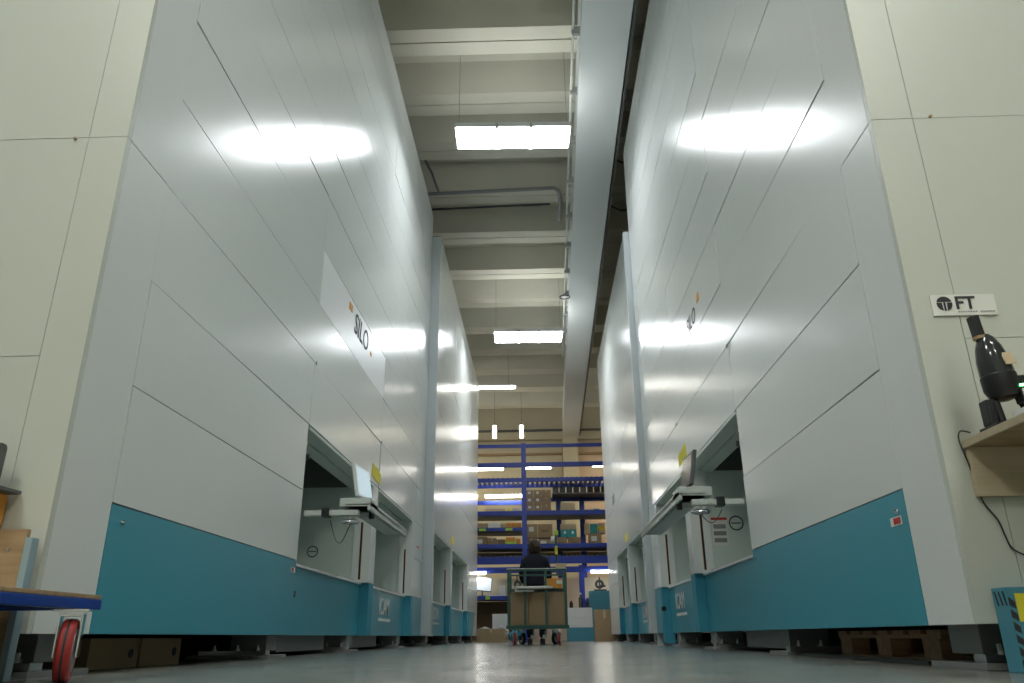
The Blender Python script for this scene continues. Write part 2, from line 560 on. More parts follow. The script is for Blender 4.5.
        part('bay_canopy', MB().box(cn[0], cn[1], a, e, optop-0.045, optop-0.018, 0.002), 'inner', root)
        # tray edge lying at the back of the bay
        tr = bx(0.14, 1.0)
        part('storage_tray', MB().box(tr[0], tr[1], e-0.75, e-0.09, zt-0.018, zt+0.03, 0.003), 'steel', root)
        # black latch beside the opening
        lt = bx(-0.018, 0.002)
        part('latch', MB().box(lt[0], lt[1], a-0.03, a-0.008, optop-0.27, optop-0.23, 0.003), 'black', root)
    # end face towards the camera
    G = 0.0014
    xi = [0.0, corner_front, 1.25, 2.25, depth] if near else [0.0, 0.175, 1.2, depth]
    zs = [zb, rowz[1], rowz[3], rowz[5], rowz[7], rowz[9], rowz[11], ztop] if near else [zb, ztop]
    for i in range(len(xi)-1):
        for k in range(len(zs)-1):
            if near and i == 0 and k == 0:
                z0, z1 = zs[0], zs[2]
            elif near and i == 0 and k == 1:
                continue
            else:
                z0, z1 = zs[k], zs[k+1]
            s0 = bx(xi[i]+(0.0 if i == 0 else G), xi[i+1]-G)
            if z0 >= ztop-0.01:
                continue
            slab('front_panel', s0[0], s0[1], y0, y0+T, z0+(G if k else 0), z1-G, 'cream' if near else 'matte', root, 0.0012,
                 (rnd.uniform(-.001, .001), 0, 0) if i and near else None)
    # roof
    r0 = bx(0, depth)
    part('top_cover', MB().box(r0[0], r0[1], y0, y1, ztop-0.01, ztop+0.01), 'grey', root)
    # plinth: inset steel frame and levelling feet on plates
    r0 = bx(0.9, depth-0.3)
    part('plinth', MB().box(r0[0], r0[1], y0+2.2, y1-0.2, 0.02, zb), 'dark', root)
    r0 = bx(0.45, 0.60)
    if feet is None:
        feet = [y0+0.4+k*(y1-y0-0.8)/3 for k in range(4)]
    for (sa, sb) in skirts:
        k0 = bx(0.20, 0.24)
        part('base_skirt', MB().box(k0[0], k0[1], sa, sb, 0.03, zb+0.01, 0.003), 'grey', root)
    for yy in feet:
        f0 = bx(0.06, 0.62)
        ft = part('levelling_foot', MB().box(f0[0], f0[1], yy-0.20, yy+0.20, 0.0, 0.022, 0.003), 'grey', root)
        q0 = bx(0.11, 0.36)
        part('foot_block', MB().box(q0[0], q0[1], yy-0.10, yy+0.12, 0.05, zb+0.01, 0.003), 'grey', ft)
        q0 = bx(0.09, 0.56)
        part('foot_rail', MB().box(q0[0], q0[1], yy-0.15, yy-0.07, 0.022, 0.05, 0.003), 'steel', ft)
        for dx in (0.16, 0.30, 0.46):
            c = side*(X+dx)
            part('foot_stud', MB().cyl((c, yy-0.12, 0.05), (c, yy-0.12, 0.085), 0.008, 8).cyl((c, yy-0.12, 0.05), (c, yy-0.12, 0.062), 0.016, 6), 'steel', ft)
    return root, bx

rowsL = [0.667+0.5185*k for k in range(14)]
LN, bxL = machine(-1, 1.796, 2.80, 12.15, 7.28, 0.4, [3.20, 5.82, 8.60, 11.30], [(5.86, 8.38), (8.66, 11.15)], rowsL,
                  'tall pale grey storage machine with teal base nearest on the left of the aisle', feet=[3.15, 5.75, 8.1, 10.9], skirts=[(6.15, 7.5), (8.5, 9.9)])
rowsR = [0.667, 1.175, 1.675] + [2.19+0.513*k for k in range(12)]
RN, bxR = machine(1, 1.4695, 2.795, 10.4, 7.28, 0.36, [3.157, 5.52, 7.86, 9.95], [(5.56, 7.66), (7.92, 9.82)], rowsR,
                  'tall pale grey storage machine with teal base nearest on the right of the aisle', optop=1.675, feet=[3.12, 5.4, 7.6, 9.5], skirts=[(5.7, 6.75)])
rowsF = [0.667, 1.185, 1.70, 2.7, 3.7, 4.7, 5.7, 6.9]
LF, bxLF = machine(-1, 1.65, 12.17, 21.0, 6.87, 0.2, [12.36, 15.0, 18.6], [(12.38, 14.75), (15.02, 18.2)], rowsF,
                   'shorter grey storage machine farther down the left side, next to the blue racking', near=False, base_end=20.0)
RF, bxRF = machine(1, 1.64, 12.3, 19.2, 6.9, 0.2, [12.6, 14.9, 17.1], [(12.64, 14.7), (14.92, 16.95)], rowsF,
                   'shorter grey storage machine farther down the right side, beyond the grey post', near=False, base_end=17.1)
# matte post between the two right machines
tag(part('filler_post', MB().box(1.385, 1.60, 10.42, 10.52, 0.15, 5.9, 0.004).box(1.47, 1.60, 10.44, 10.50, 0.0, 0.15), 'matte', loc=(1.49, 10.47, 0)),
    'slim matte grey vertical post between the two machines on the right', 'post')

# lettering and stickers on the machines --------------------------------------------------
XL, XR = -1.796, 1.4695
text_mesh('machine_lettering', 'SILO', 0.32, 'ink', LN, (XL+0.004, 7.0, 2.97), (0, 1, 0), (0, 0, 1), 0.001, shear=0.15)
part('orange_mark', MB().box(XL, XL+0.005, 6.78, 6.90, 3.12, 3.19, 0.002), 'orange', LN)
part('orange_mark', MB().box(XL, XL+0.005, 7.78, 7.84, 3.0, 3.04, 0.002), 'orange', LN)
text_mesh('machine_lettering', 'SILO', 0.21, 'ink', RN, (XR-0.004, 6.92, 2.80), (0, -1, 0), (0, 0, 1), 0.001, shear=0.15)
part('orange_mark', MB().box(XR-0.005, XR, 6.30, 6.40, 2.92, 2.99, 0.002), 'orange', RN)
text_mesh('machine_lettering', 'SILO', 0.28, 'ink', RF, (1.64-0.004, 17.2, 2.80), (0, -1, 0), (0, 0, 1), 0.001, shear=0.15)
def maker_logo(root, x, nrm, y, z, rd, s=0.16):
    text_mesh('maker_lettering', 'ICAM', s, 'paper', root, (x+nrm*0.004, y, z), (0, rd, 0), (0, 0, 1), 0.001, bold=0.003)
    mb = MB()
    for k in range(9):
        a = y+rd*(0.01+k*0.048*s/0.16)
        b = a+rd*0.038*s/0.16
        mb.box(min(x, x+nrm*0.005), max(x, x+nrm*0.005), min(a, b), max(a, b), z-0.075, z-0.045)
    part('maker_small_line', mb, 'paper', root)
maker_logo(LN, XL-0.095, 1, 9.42, 0.385, 1, 0.27)
maker_logo(RN, XR+0.095, -1, 9.40, 0.40, -1, 0.24)
maker_logo(LF, -1.65-0.095, 1, 13.15, 0.40, 1, 0.27)
maker_logo(RF, 1.64+0.095, -1, 13.9, 0.40, -1, 0.26)
def sticker(name, root, mat, x0, x1, y0, y1, z0, z1):
    return part(name, MB().box(x0, x1, y0, y1, z0, z1), mat, root)
# key locks and red-white labels on the long base panels
for (root, x, n, y, z) in ((LN, XL, 1, 3.30, 0.60), (RN, XR, -1, 3.23, 0.59)):
    part('key_lock', MB().cyl((x, y, z), (x+n*0.008, y, z), 0.012, 14).cyl((x+n*0.008, y, z), (x+n*0.016, y, z), 0.006, 10), 'chrome', root, True)
l = sticker('safety_label', RN, 'paper', XR-0.003, XR, 3.21, 3.31, 0.535, 0.57)
sticker('label_print', l, 'redprint', XR-0.004, XR-0.003, 3.215, 3.28, 0.540, 0.565)
l = sticker('safety_label', LN, 'paper', XL, XL+0.003, 5.70, 5.79, 0.575, 0.61)
sticker('label_print', l, 'redprint', XL+0.003, XL+0.004, 5.71, 5.75, 0.58, 0.605)
part('key_lock', MB().cyl((XL, 5.76, 0.635), (XL+0.01, 5.76, 0.635), 0.012, 12), 'chrome', LN)
part('key_lock', MB().cyl((XR-0.01, 5.44, 0.60), (XR, 5.44, 0.60), 0.010, 12), 'chrome', RN)
part('black_knob', MB().cyl((XL-0.095, 6.02, 0.44), (XL-0.055, 6.02, 0.44), 0.025, 14), 'black', LN)
part('black_knob', MB().cyl((XR+0.01, 9.805, 0.42), (XR+0.01, 9.79, 0.42), 0.03, 14), 'black', RN)
for (root, x, n, y, z) in ((LN, XL, 1, 8.45, 1.77), (RN, XR, -1, 7.72, 1.76), (LF, -1.65, 1, 14.95, 1.78), (RF, 1.64, -1, 14.8, 1.78)):
    a, b = sorted((x, x+n*0.003))
    part('yellow_warning_sticker', MB().prism([(a, y-0.25, z), (a, y+0.22, z-0.02), (a, y+0.24, z+0.10), (a, y, z+0.13), (a, y-0.22, z+0.14)], (b-a, 0, 0)), 'yellow', root)
def round_sign(root, x, y, z, r):
    part('round_safety_sign', MB().torus((x, y-0.003, z), r, r*0.09, 'Y').box(x-r*0.75, x+r*0.75, y-0.004, y-0.002, z-r*0.08, z+r*0.08), 'ink', root)
round_sign(LN, XL-0.62, 8.35, 0.99, 0.055)
round_sign(RN, XR+0.44, 7.63, 1.13, 0.065)
n_ = sticker('notice_sheet', RN, 'paper', XR+0.20, XR+0.35, 7.624, 7.63, 0.92, 1.19)
sticker('notice_header', n_, 'redprint', XR+0.20, XR+0.35, 7.621, 7.624, 1.16, 1.185)
for k in range(3):
    sticker('notice_print', n_, 'grey', XR+0.215, XR+0.335, 7.621, 7.624, 0.95+k*0.065, 0.99+k*0.065)
for (root, x, n, y, z) in ((LN, XL, 1, 11.6, 1.37), (RF, 1.64, -1, 12.45, 1.3)):
    a, b = sorted((x, x+n*0.003))
    sticker('small_red_label', root, 'redprint', a, b, y-0.08, y+0.08, z-0.015, z+0.015)
# screws at panel joints
for (root, x, n, y, z) in ((LN, XL, 1, 5.87, 2.23), (LN, XL, 1, 8.62, 2.23), (LN, XL, 1, 11.3, 2.2), (RN, XR, -1, 5.55, 2.19), (RN, XR, -1, 7.9, 2.19)):
    part('panel_screw', MB().cyl((x, y, z), (x+n*0.012, y, z), 0.016, 10), 'steel', root)
part('panel_screw', MB().cyl((-2.03, 2.80, 2.215), (-2.03, 2.79, 2.215), 0.007, 10), 'plywood', LN)
part('panel_screw', MB().cyl((1.72, 2.795, 2.195), (1.72, 2.785, 2.195), 0.007, 10), 'plywood', RN)

# consoles in the near bays -----------------------------------------------------------
def console(side, X, y0, y1, z, reach, label):
    s = side
    root = empty('operator_console', (s*(X-reach/2), y0, z), label, 'console')
    R2 = reach-0.10
    def bb(a, b):   # distance into the aisle from the machine face
        p, q = s*(X-a), s*(X-b)
        return min(p, q), max(p, q)
    a, b = bb(0.001, reach-0.08)
    part('support_arm', MB().box(a, b, y0-0.02, y0+0.05, z-0.095, z-0.055, 0.006), 'tray', root)
    k0, k1 = bb(0.14, 0.20)
    part('arm_clamp', MB().box(k0, k1, y0-0.03, y0+0.06, z-0.105, z-0.040, 0.006), 'black', root)
    a, b = bb(reach-0.20, reach)
    part('tray_shelf', MB().box(a, b, y0+0.03, y1, z-0.02, z, 0.004), 'tray', root)
    a, b = bb(reach-0.02, reach)
    part('tray_lip', MB().box(a, b, y0+0.03, y1, z-0.05, z+0.02, 0.004), 'tray', root)
    a, b = bb(reach-0.17, reach-0.03)
    part('tray_keel', MB().box(a, b, y0+0.36, y1-0.25, z-0.055, z-0.02, 0.01), 'tray', root)
    a, b = bb(reach-0.24, reach)
    part('tray_box', MB().box(a, b, y0+0.03, y0+0.33, z-0.02, z+0.045, 0.008), 'tray', root)
    # knob below
    xk = s*(X-reach+0.03)
    part('clamp_knob', MB().cyl((xk, y0+0.24, z-0.09), (xk, y0+0.24, z-0.02), 0.022, 14), 'black', root, True)
    # monitor, leaning back
    mroot = empty('monitor', (s*(X-R2), y0+0.28, z+0.045),
                  'thin tilted monitor standing on the console of the %s near machine' % ('left' if s < 0 else 'right'), 'monitor')
    c = Vector((s*(X-R2), y0+0.28, z+0.045))
    tiltm = Matrix.Translation(c) @ Matrix.Rotation(s*(0.03 if s > 0 else 0.10), 4, 'Z') @ Matrix.Rotation(s*0.18, 4, 'Y')
    part('monitor_case', MB().box(-0.014, 0.014, -0.19, 0.19, 0.03, 0.29, 0.006, tiltm), 'darkgrey' if s > 0 else 'white', mroot)
    part('screen', MB().box(-s*0.0145-0.001, -s*0.0145+0.001, -0.17, 0.17, 0.045, 0.275, 0, tiltm), 'screen' if s < 0 else 'smoke', mroot)
    tb = Matrix.Translation(c)
    part('monitor_foot', MB().box(-0.07, 0.07, -0.10, 0.10, 0.0, 0.012, 0.003, tb).box(-0.012+s*0.03, 0.012+s*0.03, -0.04, 0.04, 0.0, 0.16, 0.004, tb), 'white' if s < 0 else 'darkgrey', mroot)
    # scanner in a round metal cradle hanging under the arm
    xc = s*(X-(reach-0.08)*0.84)
    sroot = empty('scanner_cradle', (xc, y0+0.015, z-0.10), 'round shiny scanner cradle hanging under the arm of the %s near console' % ('left' if s < 0 else 'right'), 'scanner')
    part('cradle_ring', MB().torus((xc, y0+0.015, z-0.145), 0.062, 0.008), 'chrome', sroot, True)
    part('cradle_stem', MB().cyl((xc, y0+0.015, z-0.101), (xc, y0+0.015, z-0.13), 0.014, 12).cyl((xc, y0+0.015, z-0.125), (xc, y0+0.015, z-0.15), 0.055, 18, 0.03), 'steel', sroot, True)
    pts = [(xc+0.01, y0+0.015, z-0.15)]
    for t in range(1, 12):
        f = t/11
        pts.append((xc-s*(-0.16*f), y0+0.03+0.02*f, z-0.15-0.16*math.sin(PI*f)*(1 if s < 0 else 0.5)+0.03*f))
    part('scanner_cable', MB().tube(pts, 0.003, 6), 'black', sroot)
    return root
console(-1, 1.796, 5.90, 7.65, 1.095, 0.50, 'pale operator console tray with arm sticking out of the left near machine')
console(1, 1.4695, 5.58, 7.9, 1.085, 0.45, 'pale operator console tray with arm sticking out of the right near machine')

# ------------------------------------------------------------------ cartons
def carton(x, y, z, sx, sy, sz, label, mat='carton', group=None, tape=True, lab=None, name='cardboard_box', rz=0.0, cat='box', lid=False, printed=None):
    """x,y centre; z bottom; label faces -y"""
    mb = MB().box(-sx/2, sx/2, -sy/2, sy/2, 0, sz, min(0.008, sz*0.04))
    o = part(name, mb, mat)
    o.location = (x, y, z)
    o.rotation_euler = (0, 0, rz)
    tag(o, label, cat, group)
    def child(nm, x0, x1, y0, y1, z0, z1, mt):
        m2 = MB().box(x0, x1, y0, y1, z0, z1)
        bmesh.ops.recalc_face_normals(m2.bm, faces=m2.bm.faces)
        me = bpy.data.meshes.new(nm)
        m2.bm.to_mesh(me)
        m2.bm.free()
        me.materials.append(M[mt])
        c = bpy.data.objects.new(nm, me)
        c.parent = o
        C.objects.link(c)
    if tape:
        child('tape_strip', -0.025, 0.025, -sy/2-0.002, -sy/2+0.001, sz*0.72, sz, 'tape')
    if lab:
        lx, lw = lab
        child('paper_label', lx*sx-lw*sx/2, lx*sx+lw*sx/2, -sy/2-0.004, -sy/2, sz*0.45, sz*0.80, 'paper')
    if printed:
        child('printed_mark', -sx*0.25, sx*0.25, -sy/2-0.003, -sy/2, sz*0.40, sz*0.55, 'carton_dark')
    if lid:
        child('lid', -sx/2-0.004, sx/2+0.004, -sy/2-0.004, sy/2+0.004, sz*0.86, sz+0.003, mat)
    return o

# under the left machine
for k, (x, y) in enumerate(((-2.21, 3.88), (-2.21, 4.36))):
    o = carton(x, y, 0, 0.35, 0.46, 0.135, ('brown carton pushed under the left machine, nearer the red wheel' if k == 0 else 'brown carton pushed under the left machine, farther from the red wheel'), 'carton', tape=False)
    m2 = MB().cyl((0.1755, 0.15, 0.065), (0.179, 0.15, 0.065), 0.022, 18)
    me = bpy.data.meshes.new('printed_mark')
    m2.bm.to_mesh(me)
    m2.bm.free()
    me.materials.append(M['ink'])
    c = bpy.data.objects.new('printed_mark', me)
    c.parent = o
    C.objects.link(c)

# pallet under the right machine
def pallet(x0, x1, y0, y1):
    root = empty('wooden_pallet', ((x0+x1)/2, (y0+y1)/2, 0), 'wooden pallet pushed under the right machine beside the steel foot', 'pallet')
    for k in range(3):
        yy = y0+0.02+k*(y1-y0-0.2)/2
        for j in range(3):
            xx = x0+j*(x1-x0-0.1)/2
            slab('pallet_block', xx, xx+0.1, yy, yy+0.16, 0.02, 0.10, 'palletwood', root, 0.003)
    for j in range(3):
        xx = x0+j*(x1-x0-0.1)/2
        slab('stringer_board', xx, xx+0.1, y0, y1, 0.10, 0.117, 'palletwood', root, 0.002)
        slab('bottom_board', xx, xx+0.1, y0, y1, 0.0, 0.018, 'palletwood', root, 0.002)
    n = 7
    for k in range(n):
        yy = y0+k*(y1-y0-0.12)/(n-1)
        slab('deck_board', x0, x1, yy, yy+0.12, 0.118, 0.136, 'palletwood', root, 0.002)
pallet(1.70, 2.40, 3.56, 4.76)
tag(part('black_floor_strip', MB().box(1.60, 1.66, 3.5, 5.15, 0.0, 0.014, 0.004), 'darkgrey', loc=(1.63, 4.3, 0)), 'long flat dark strip on the floor in front of the wooden pallet', 'strip')

# ------------------------------------------------------------------ right: shelf, vacuum, sign, box
sh = empty('wall_shelf', (1.9, 2.45, 0.74), 'wooden wall shelf on the right machine end holding the hand vacuum', 'shelf')
part('shelf_board', MB().box(1.550, 2.35, 2.05, 2.79, 0.747, 0.771, 0.002), 'plywood', sh)
part('shelf_edge', MB().box(1.540, 1.5495, 2.05, 2.79, 0.745, 0.772, 0.002), 'plypale', sh)
part('back_batten', MB().box(1.55, 2.35, 2.768, 2.792, 0.57, 0.746, 0.002), 'plypale', sh)
part('shelf_bracket', MB().box(1.95, 1.98, 2.3, 2.767, 0.70, 0.746, 0.002), 'black', sh)
sg = part('logo_sign', MB().box(1.545, 1.79, 2.788, 2.793, 1.268, 1.355), 'paper', loc=(1.667, 2.79, 1.31))
tag(sg, 'small white sign with round emblem and the letters FT on the right machine end', 'sign')
text_mesh('sign_lettering', 'FT', 0.075, 'ink', sg, (1.633, 2.786, 1.294), (1, 0, 0), (0, 0, 1), 0.0006, bold=0.0015)
ec = Vector((1.594, 2.787, 1.317))
mb = MB()
R0 = 0.030
pts = []
for k in range(13):
    a = PI*(0.08+0.84*k/12)
    pts.append((ec.x+R0*math.cos(a), ec.y, ec.z+R0*math.sin(a)))
mb.prism(pts, (0, -0.001, 0))
for s in (-1, 1):
    pts = [(ec.x+s*0.010, ec.y, ec.z+0.004), (ec.x+s*R0, ec.y, ec.z+0.004)]
    for k in range(7):
        a = -PI*0.08-PI*0.34*k/6
        pts.append((ec.x+s*R0*math.cos(a), ec.y, ec.z+R0*math.sin(a)))
    mb.prism(pts, (0, -0.001, 0))
mb.box(ec.x-0.004, ec.x+0.004, ec.y-0.001, ec.y, ec.z-0.03, ec.z+0.006)
part('sign_emblem', mb, 'ink', sg)
mb = MB()
for k in range(15):
    if k != 8:
        mb.box(1.640+k*0.0095, 1.640+k*0.0095+0.0065, 2.7865, 2.788, 1.280, 1.285)
part('sign_small_line', mb, 'grey', sg)

def vacuum():
    b = Vector((1.612, 2.62, 0.772))
    root = empty('hand_vacuum', b, 'black handheld vacuum with green light standing nozzle up on the wooden shelf', 'vacuum')
    ax = Matrix.Rotation(-0.09, 4, 'Y')
    def P(x, y, z):
        return b + (ax @ Vector((x, y, z)))
    part('charging_stand', MB().box(b.x-0.06, b.x+0.07, b.y-0.05, b.y+0.06, 0.772, 0.787, 0.004)
         .box(b.x-0.06, b.x-0.03, b.y-0.02, b.y+0.03, 0.787, 0.875, 0.006), 'black', root)
    part('handle_grip', MB().tube([P(-0.01, 0, 0.02), P(-0.012, 0, 0.10), P(0.0, 0, 0.15)], 0.017, 10)
         .tube([P(0.075, 0, 0.14), P(0.082, 0, 0.09), P(0.07, 0, 0.05)], 0.017, 10), 'black', root, True)
    prof = [(0.001, 0.13), (0.035, 0.14), (0.052, 0.165), (0.055, 0.20), (0.052, 0.25), (0.043, 0.295), (0.029, 0.33), (0.016, 0.345)]
    r3 = ax.to_3x3()
    off = P(0.03, 0, 0)
    part('dust_cup', MB().lathe(off, prof, 24, r3), 'smoke', root, True)
    part('motor_body', MB().lathe(off, [(0.02, 0.10), (0.045, 0.11), (0.058, 0.14), (0.0575, 0.19), (0.05, 0.20)], 24, r3), 'black', root, True)
    nz = P(0.012, 0, 0.385)
    part('nozzle', MB().box(-0.014, 0.014, -0.018, 0.018, -0.05, 0.035, 0.004, Matrix.Translation(nz) @ ax), 'black', root)
    part('copper_collar', MB().lathe(P(0.012, 0, 0), [(0.022, 0.332), (0.022, 0.342)], 16, r3), 'plywood', root)
    lp = P(0.080, -0.025, 0.135)
    part('battery_grip', MB().box(-0.02, 0.022, -0.02, 0.025, -0.055, 0.04, 0.006, Matrix.Translation(lp) @ ax), 'black', root)
    part('green_light', MB().box(-0.018, 0.018, -0.0225, -0.0205, 0.0, 0.008, 0, Matrix.Translation(lp) @ ax), 'led', root)
    part('battery_label', MB().box(-0.014, 0.014, -0.0225, -0.0205, -0.04, -0.008, 0, Matrix.Translation(lp) @ ax), 'paper', root)
    part('body_label', MB().box(-0.016, 0.02, -0.003, 0.0, -0.022, 0.025, 0, Matrix.Translation(P(0.050, -0.052, 0.235)) @ ax @ Matrix.Rotation(-0.25, 4, 'X')), 'carton_pale', root)
vacuum()
wbk = part('white_charger_box', MB().box(1.60, 1.88, 2.42, 2.55, 0.785, 0.815, 0.006), 'white', loc=(1.74, 2.48, 0.772))
tag(wbk, 'flat white device lying on the wooden shelf in front of the vacuum', 'device')
part('dark_underside', MB().box(1.605, 1.875, 2.425, 2.545, 0.7725, 0.785), 'ink', wbk)
# cord
pts = [(1.57, 2.77, 0.80), (1.535, 2.77, 0.805), (1.527, 2.775, 0.77), (1.545, 2.783, 0.70), (1.56, 2.787, 0.62), (1.57, 2.785, 0.55), (1.605, 2.785, 0.49),
       (1.62, 2.787, 0.43), (1.635, 2.785, 0.39), (1.70, 2.785, 0.355), (1.76, 2.785, 0.33), (1.86, 2.787, 0.30), (2.05, 2.787, 0.28)]
sm = []
for i in range(len(pts)-1):
    p0 = Vector(pts[max(i-1, 0)]); p1 = Vector(pts[i]); p2 = Vector(pts[i+1]); p3 = Vector(pts[min(i+2, len(pts)-1)])
    for t in range(5):
        f = t/5
        sm.append(0.5*((2*p1)+(p2-p0)*f+(2*p0-5*p1+4*p2-p3)*f*f+(-p0+3*p1-3*p2+p3)*f**3))
tag(part('power_cord', MB().tube(sm, 0.0028, 6), 'black', loc=(1.56, 2.785, 0.02)), 'thin black power cord hanging from the wooden shelf down the right machine end', 'cord')

# teal box with hazard stripes at lower right
bxo = empty('storage_box', (1.80, 2.62, 0), 'teal box with black diagonal stripes and yellow note at the lower right edge', 'box')
part('box_body', MB().box(1.527, 1.98, 2.70, 2.785, 0.0, 0.262, 0.004), 'bluebox', bxo)
for k in range(6):
    z = 0.016+k*0.038
    part('black_stripe', MB().prism([(1.529, 2.6985, z), (1.548, 2.6985, z-0.012), (1.548, 2.6985, z+0.010), (1.529, 2.6985, z+0.026)], (0, -0.001, 0)), 'ink', bxo)
for k in range(3):
    part('black_stripe', MB().prism([(1.526, 2.703+k*0.024, 0.205), (1.526, 2.711+k*0.024, 0.205), (1.526, 2.722+k*0.024, 0.250), (1.526, 2.714+k*0.024, 0.250)], (-0.001, 0, 0)), 'ink', bxo)
part('yellow_note', MB().box(1.552, 1.63, 2.6975, 2.6995, 0.155, 0.242), 'yellow', bxo)

# ------------------------------------------------------------------ left: blue cart, bench
ct = empty('platform_cart', (-1.95, 2.30, 0), 'low blue platform cart with wooden deck and red wheels at the left edge', 'cart')
part('deck_board', MB().box(-2.35, -1.505, 1.85, 2.718, 0.256, 0.270, 0.003), 'plywood', ct)
mb = MB()
mb.box(-1.54, -1.50, 1.85, 2.72, 0.222, 0.2555, 0.005)
mb.box(-2.36, -2.32, 1.85, 2.72, 0.222, 0.2555, 0.005)
mb.box(-2.32, -1.54, 2.68, 2.72, 0.222, 0.2555, 0.005)
mb.box(-2.32, -1.54, 1.85, 1.89, 0.222, 0.2555, 0.005)
part('cart_frame', mb, 'cartblue', ct)
def caster(x, y, yaw, root, r=0.092, top=0.221, rn='red', wn='caster_wheel'):
    rot = Matrix.Translation(Vector((x, y, 0))) @ Matrix.Rotation(yaw, 4, 'Z')
    fork = MB().box(-0.052, 0.052, -0.045, 0.045, top-0.007, top, 0.001, rot)
    fork.box(-0.036, -0.030, -0.025, 0.05, r-0.02, top-0.02, 0.001, rot)
    fork.box(0.030, 0.036, -0.025, 0.05, r-0.02, top-0.02, 0.001, rot)
    fork.box(-0.036, 0.036, -0.025, 0.05, top-0.022, top-0.014, 0.001, rot)
    fk = part('caster_fork', fork, 'chrome', root)
    prof = [(r-0.032, -0.022), (r-0.006, -0.022), (r, -0.014), (r, 0.014), (r-0.006, 0.022), (r-0.032, 0.022)]
    rm = (Matrix.Rotation(yaw, 4, 'Z') @ Matrix.Rotation(PI/2, 4, 'Y')).to_3x3()
    c = rot @ Vector((0, 0.012, r))
    part('tyre', MB().lathe(c, prof, 32, rm), rn, fk, True)
    part('tyre_groove', MB().lathe(c, [(r-0.002, -0.0035), (r+0.0006, -0.0035), (r+0.0006, 0.0035), (r-0.002, 0.0035)], 32, rm), 'ink', fk)
    part('wheel_hub', MB().lathe(c, [(0.02, -0.026), (r-0.03, -0.023), (r-0.03, 0.023), (0.02, 0.026)], 20, rm), 'steel', fk, True)
caster(-1.525, 2.60, 0.42, ct, 0.096)
caster(-1.59, 1.95, -0.2, ct)
caster(-2.28, 2.62, 0.1, ct)
caster(-2.28, 1.95, 0.0, ct)

bn = empty('work_bench', (-2.2, 2.6, 0), 'bench with light blue leg and tan board beside the left machine end', 'bench')
part('bench_leg', MB().box(-1.822, -1.797, 2.728, 2.768, 0.0, 0.47, 0.003), 'lightblue', bn)
part('bench_leg', MB().box(-2.60, -2.56, 2.725, 2.765, 0.0, 0.47, 0.003), 'lightblue', bn)
part('side_board', MB().box(-2.56, -1.824, 2.735, 2.755, 0.02, 0.50, 0.003), 'plywood', bn)
part('board_screw', MB().cyl((-1.88, 2.735, 0.43), (-1.88, 2.730, 0.43), 0.006, 10), 'steel', bn)
part('bench_top', MB().box(-2.75, -1.915, 2.60, 2.79, 0.632, 0.645, 0.002), 'darkgrey', bn)
part('top_edge', MB().box(-2.75, -1.965, 2.62, 2.79, 0.505, 0.631, 0.002), 'orange', bn)
tl = part('hand_tool', MB().box(-0.035, 0.03, -0.03, 0.03, 0, 0.155, 0.008).box(-0.05, 0.03, -0.02, 0.02, 0.13, 0.16, 0.004), 'darkgrey')
tl.location = (-1.99, 2.70, 0.646)
tl.rotation_euler = (0, 0, 0.2)
tag(tl, 'dark upright tool standing on the bench at the far left edge', 'tool')

# ------------------------------------------------------------------ lamps
def fixture(x0, x1, y0, y1, z, label, mat='lamp', wires=True, group=None, rz=0.0):
    root = empty('ceiling_lamp', ((x0+x1)/2, (y0+y1)/2, z), label, 'lamp', group)
    part('lamp_housing', MB().box(x0-0.02, x1+0.02, y0-0.02, y1+0.02, z+0.02, z+0.09, 0.006), 'white', root)
    part('diffuser', MB().box(x0, x1, y0, y1, z, z+0.019), mat, root)
    part('added_uplight', MB().box(x0+0.02, x1-0.02, y0+0.02, y1-0.02, z+0.091, z+0.096), 'uplight', root)  # added glow above the housing, brightens the ceiling
    mb = MB()
    for fx_ in (0.36, 0.66):
        xx = x0+(x1-x0)*fx_
        mb.box(xx-0.02, xx+0.02, y1+0.005, y1+0.04, z-0.012, z+0.06)
        mb.box(xx-0.02, xx+0.02, y0-0.04, y0-0.005, z-0.012, z+0.06)
    part('diffuser_clip', mb, 'steel', root)
    if wires:
        for xx in (x0+0.02, x1-0.02):
            part('suspension_wire', MB().cyl((xx, (y0+y1)/2, z+0.09), (xx, (y0+y1)/2, ZR+0.62), 0.004, 6), 'grey', root)
    root.rotation_euler = (0, 0, rz)
fixture(-1.02, 0.53, 8.72, 9.18, 6.6, 'large bright ceiling lamp hanging nearest above the aisle', rz=0.03)
fixture(-0.92, 0.62, 16.28, 16.9, 6.6, 'second bright ceiling lamp hanging farther down the aisle', rz=0.03)
fixture(-1.0, 0.55, 0.95, 1.5, 6.6, 'ceiling lamp hanging over the near end of the aisle, out of view above')
for (x, y) in ((-3.2, -1.5), (3.2, -1.5), (-3.2, -5.0), (3.2, -5.0)):
    fixture(x-0.75, x+0.75, y-0.3, y+0.3, 6.6, '%s %s ceiling lamp over the open hall behind the viewpoint' % ('nearer' if y > -3 else 'farther', 'left' if x < 0 else 'right'), 'lamphall', False, 'lamps behind the viewpoint')
for i, (x, y) in enumerate(((-4.2, 23.5), (4.2, 23.5), (-4.2, 27.0), (4.2, 27.0))):  # unseen lamps added to brighten and warm the back of the hall
    fixture(x-0.8, x+0.8, y-0.25, y+0.25, 7.0, '%s %s added warm fill lamp over the back of the hall, hidden behind the machines' % ('nearer' if y < 25 else 'farther', 'left' if x < 0 else 'right'), 'warmfill', False, 'added warm lamps at the back')
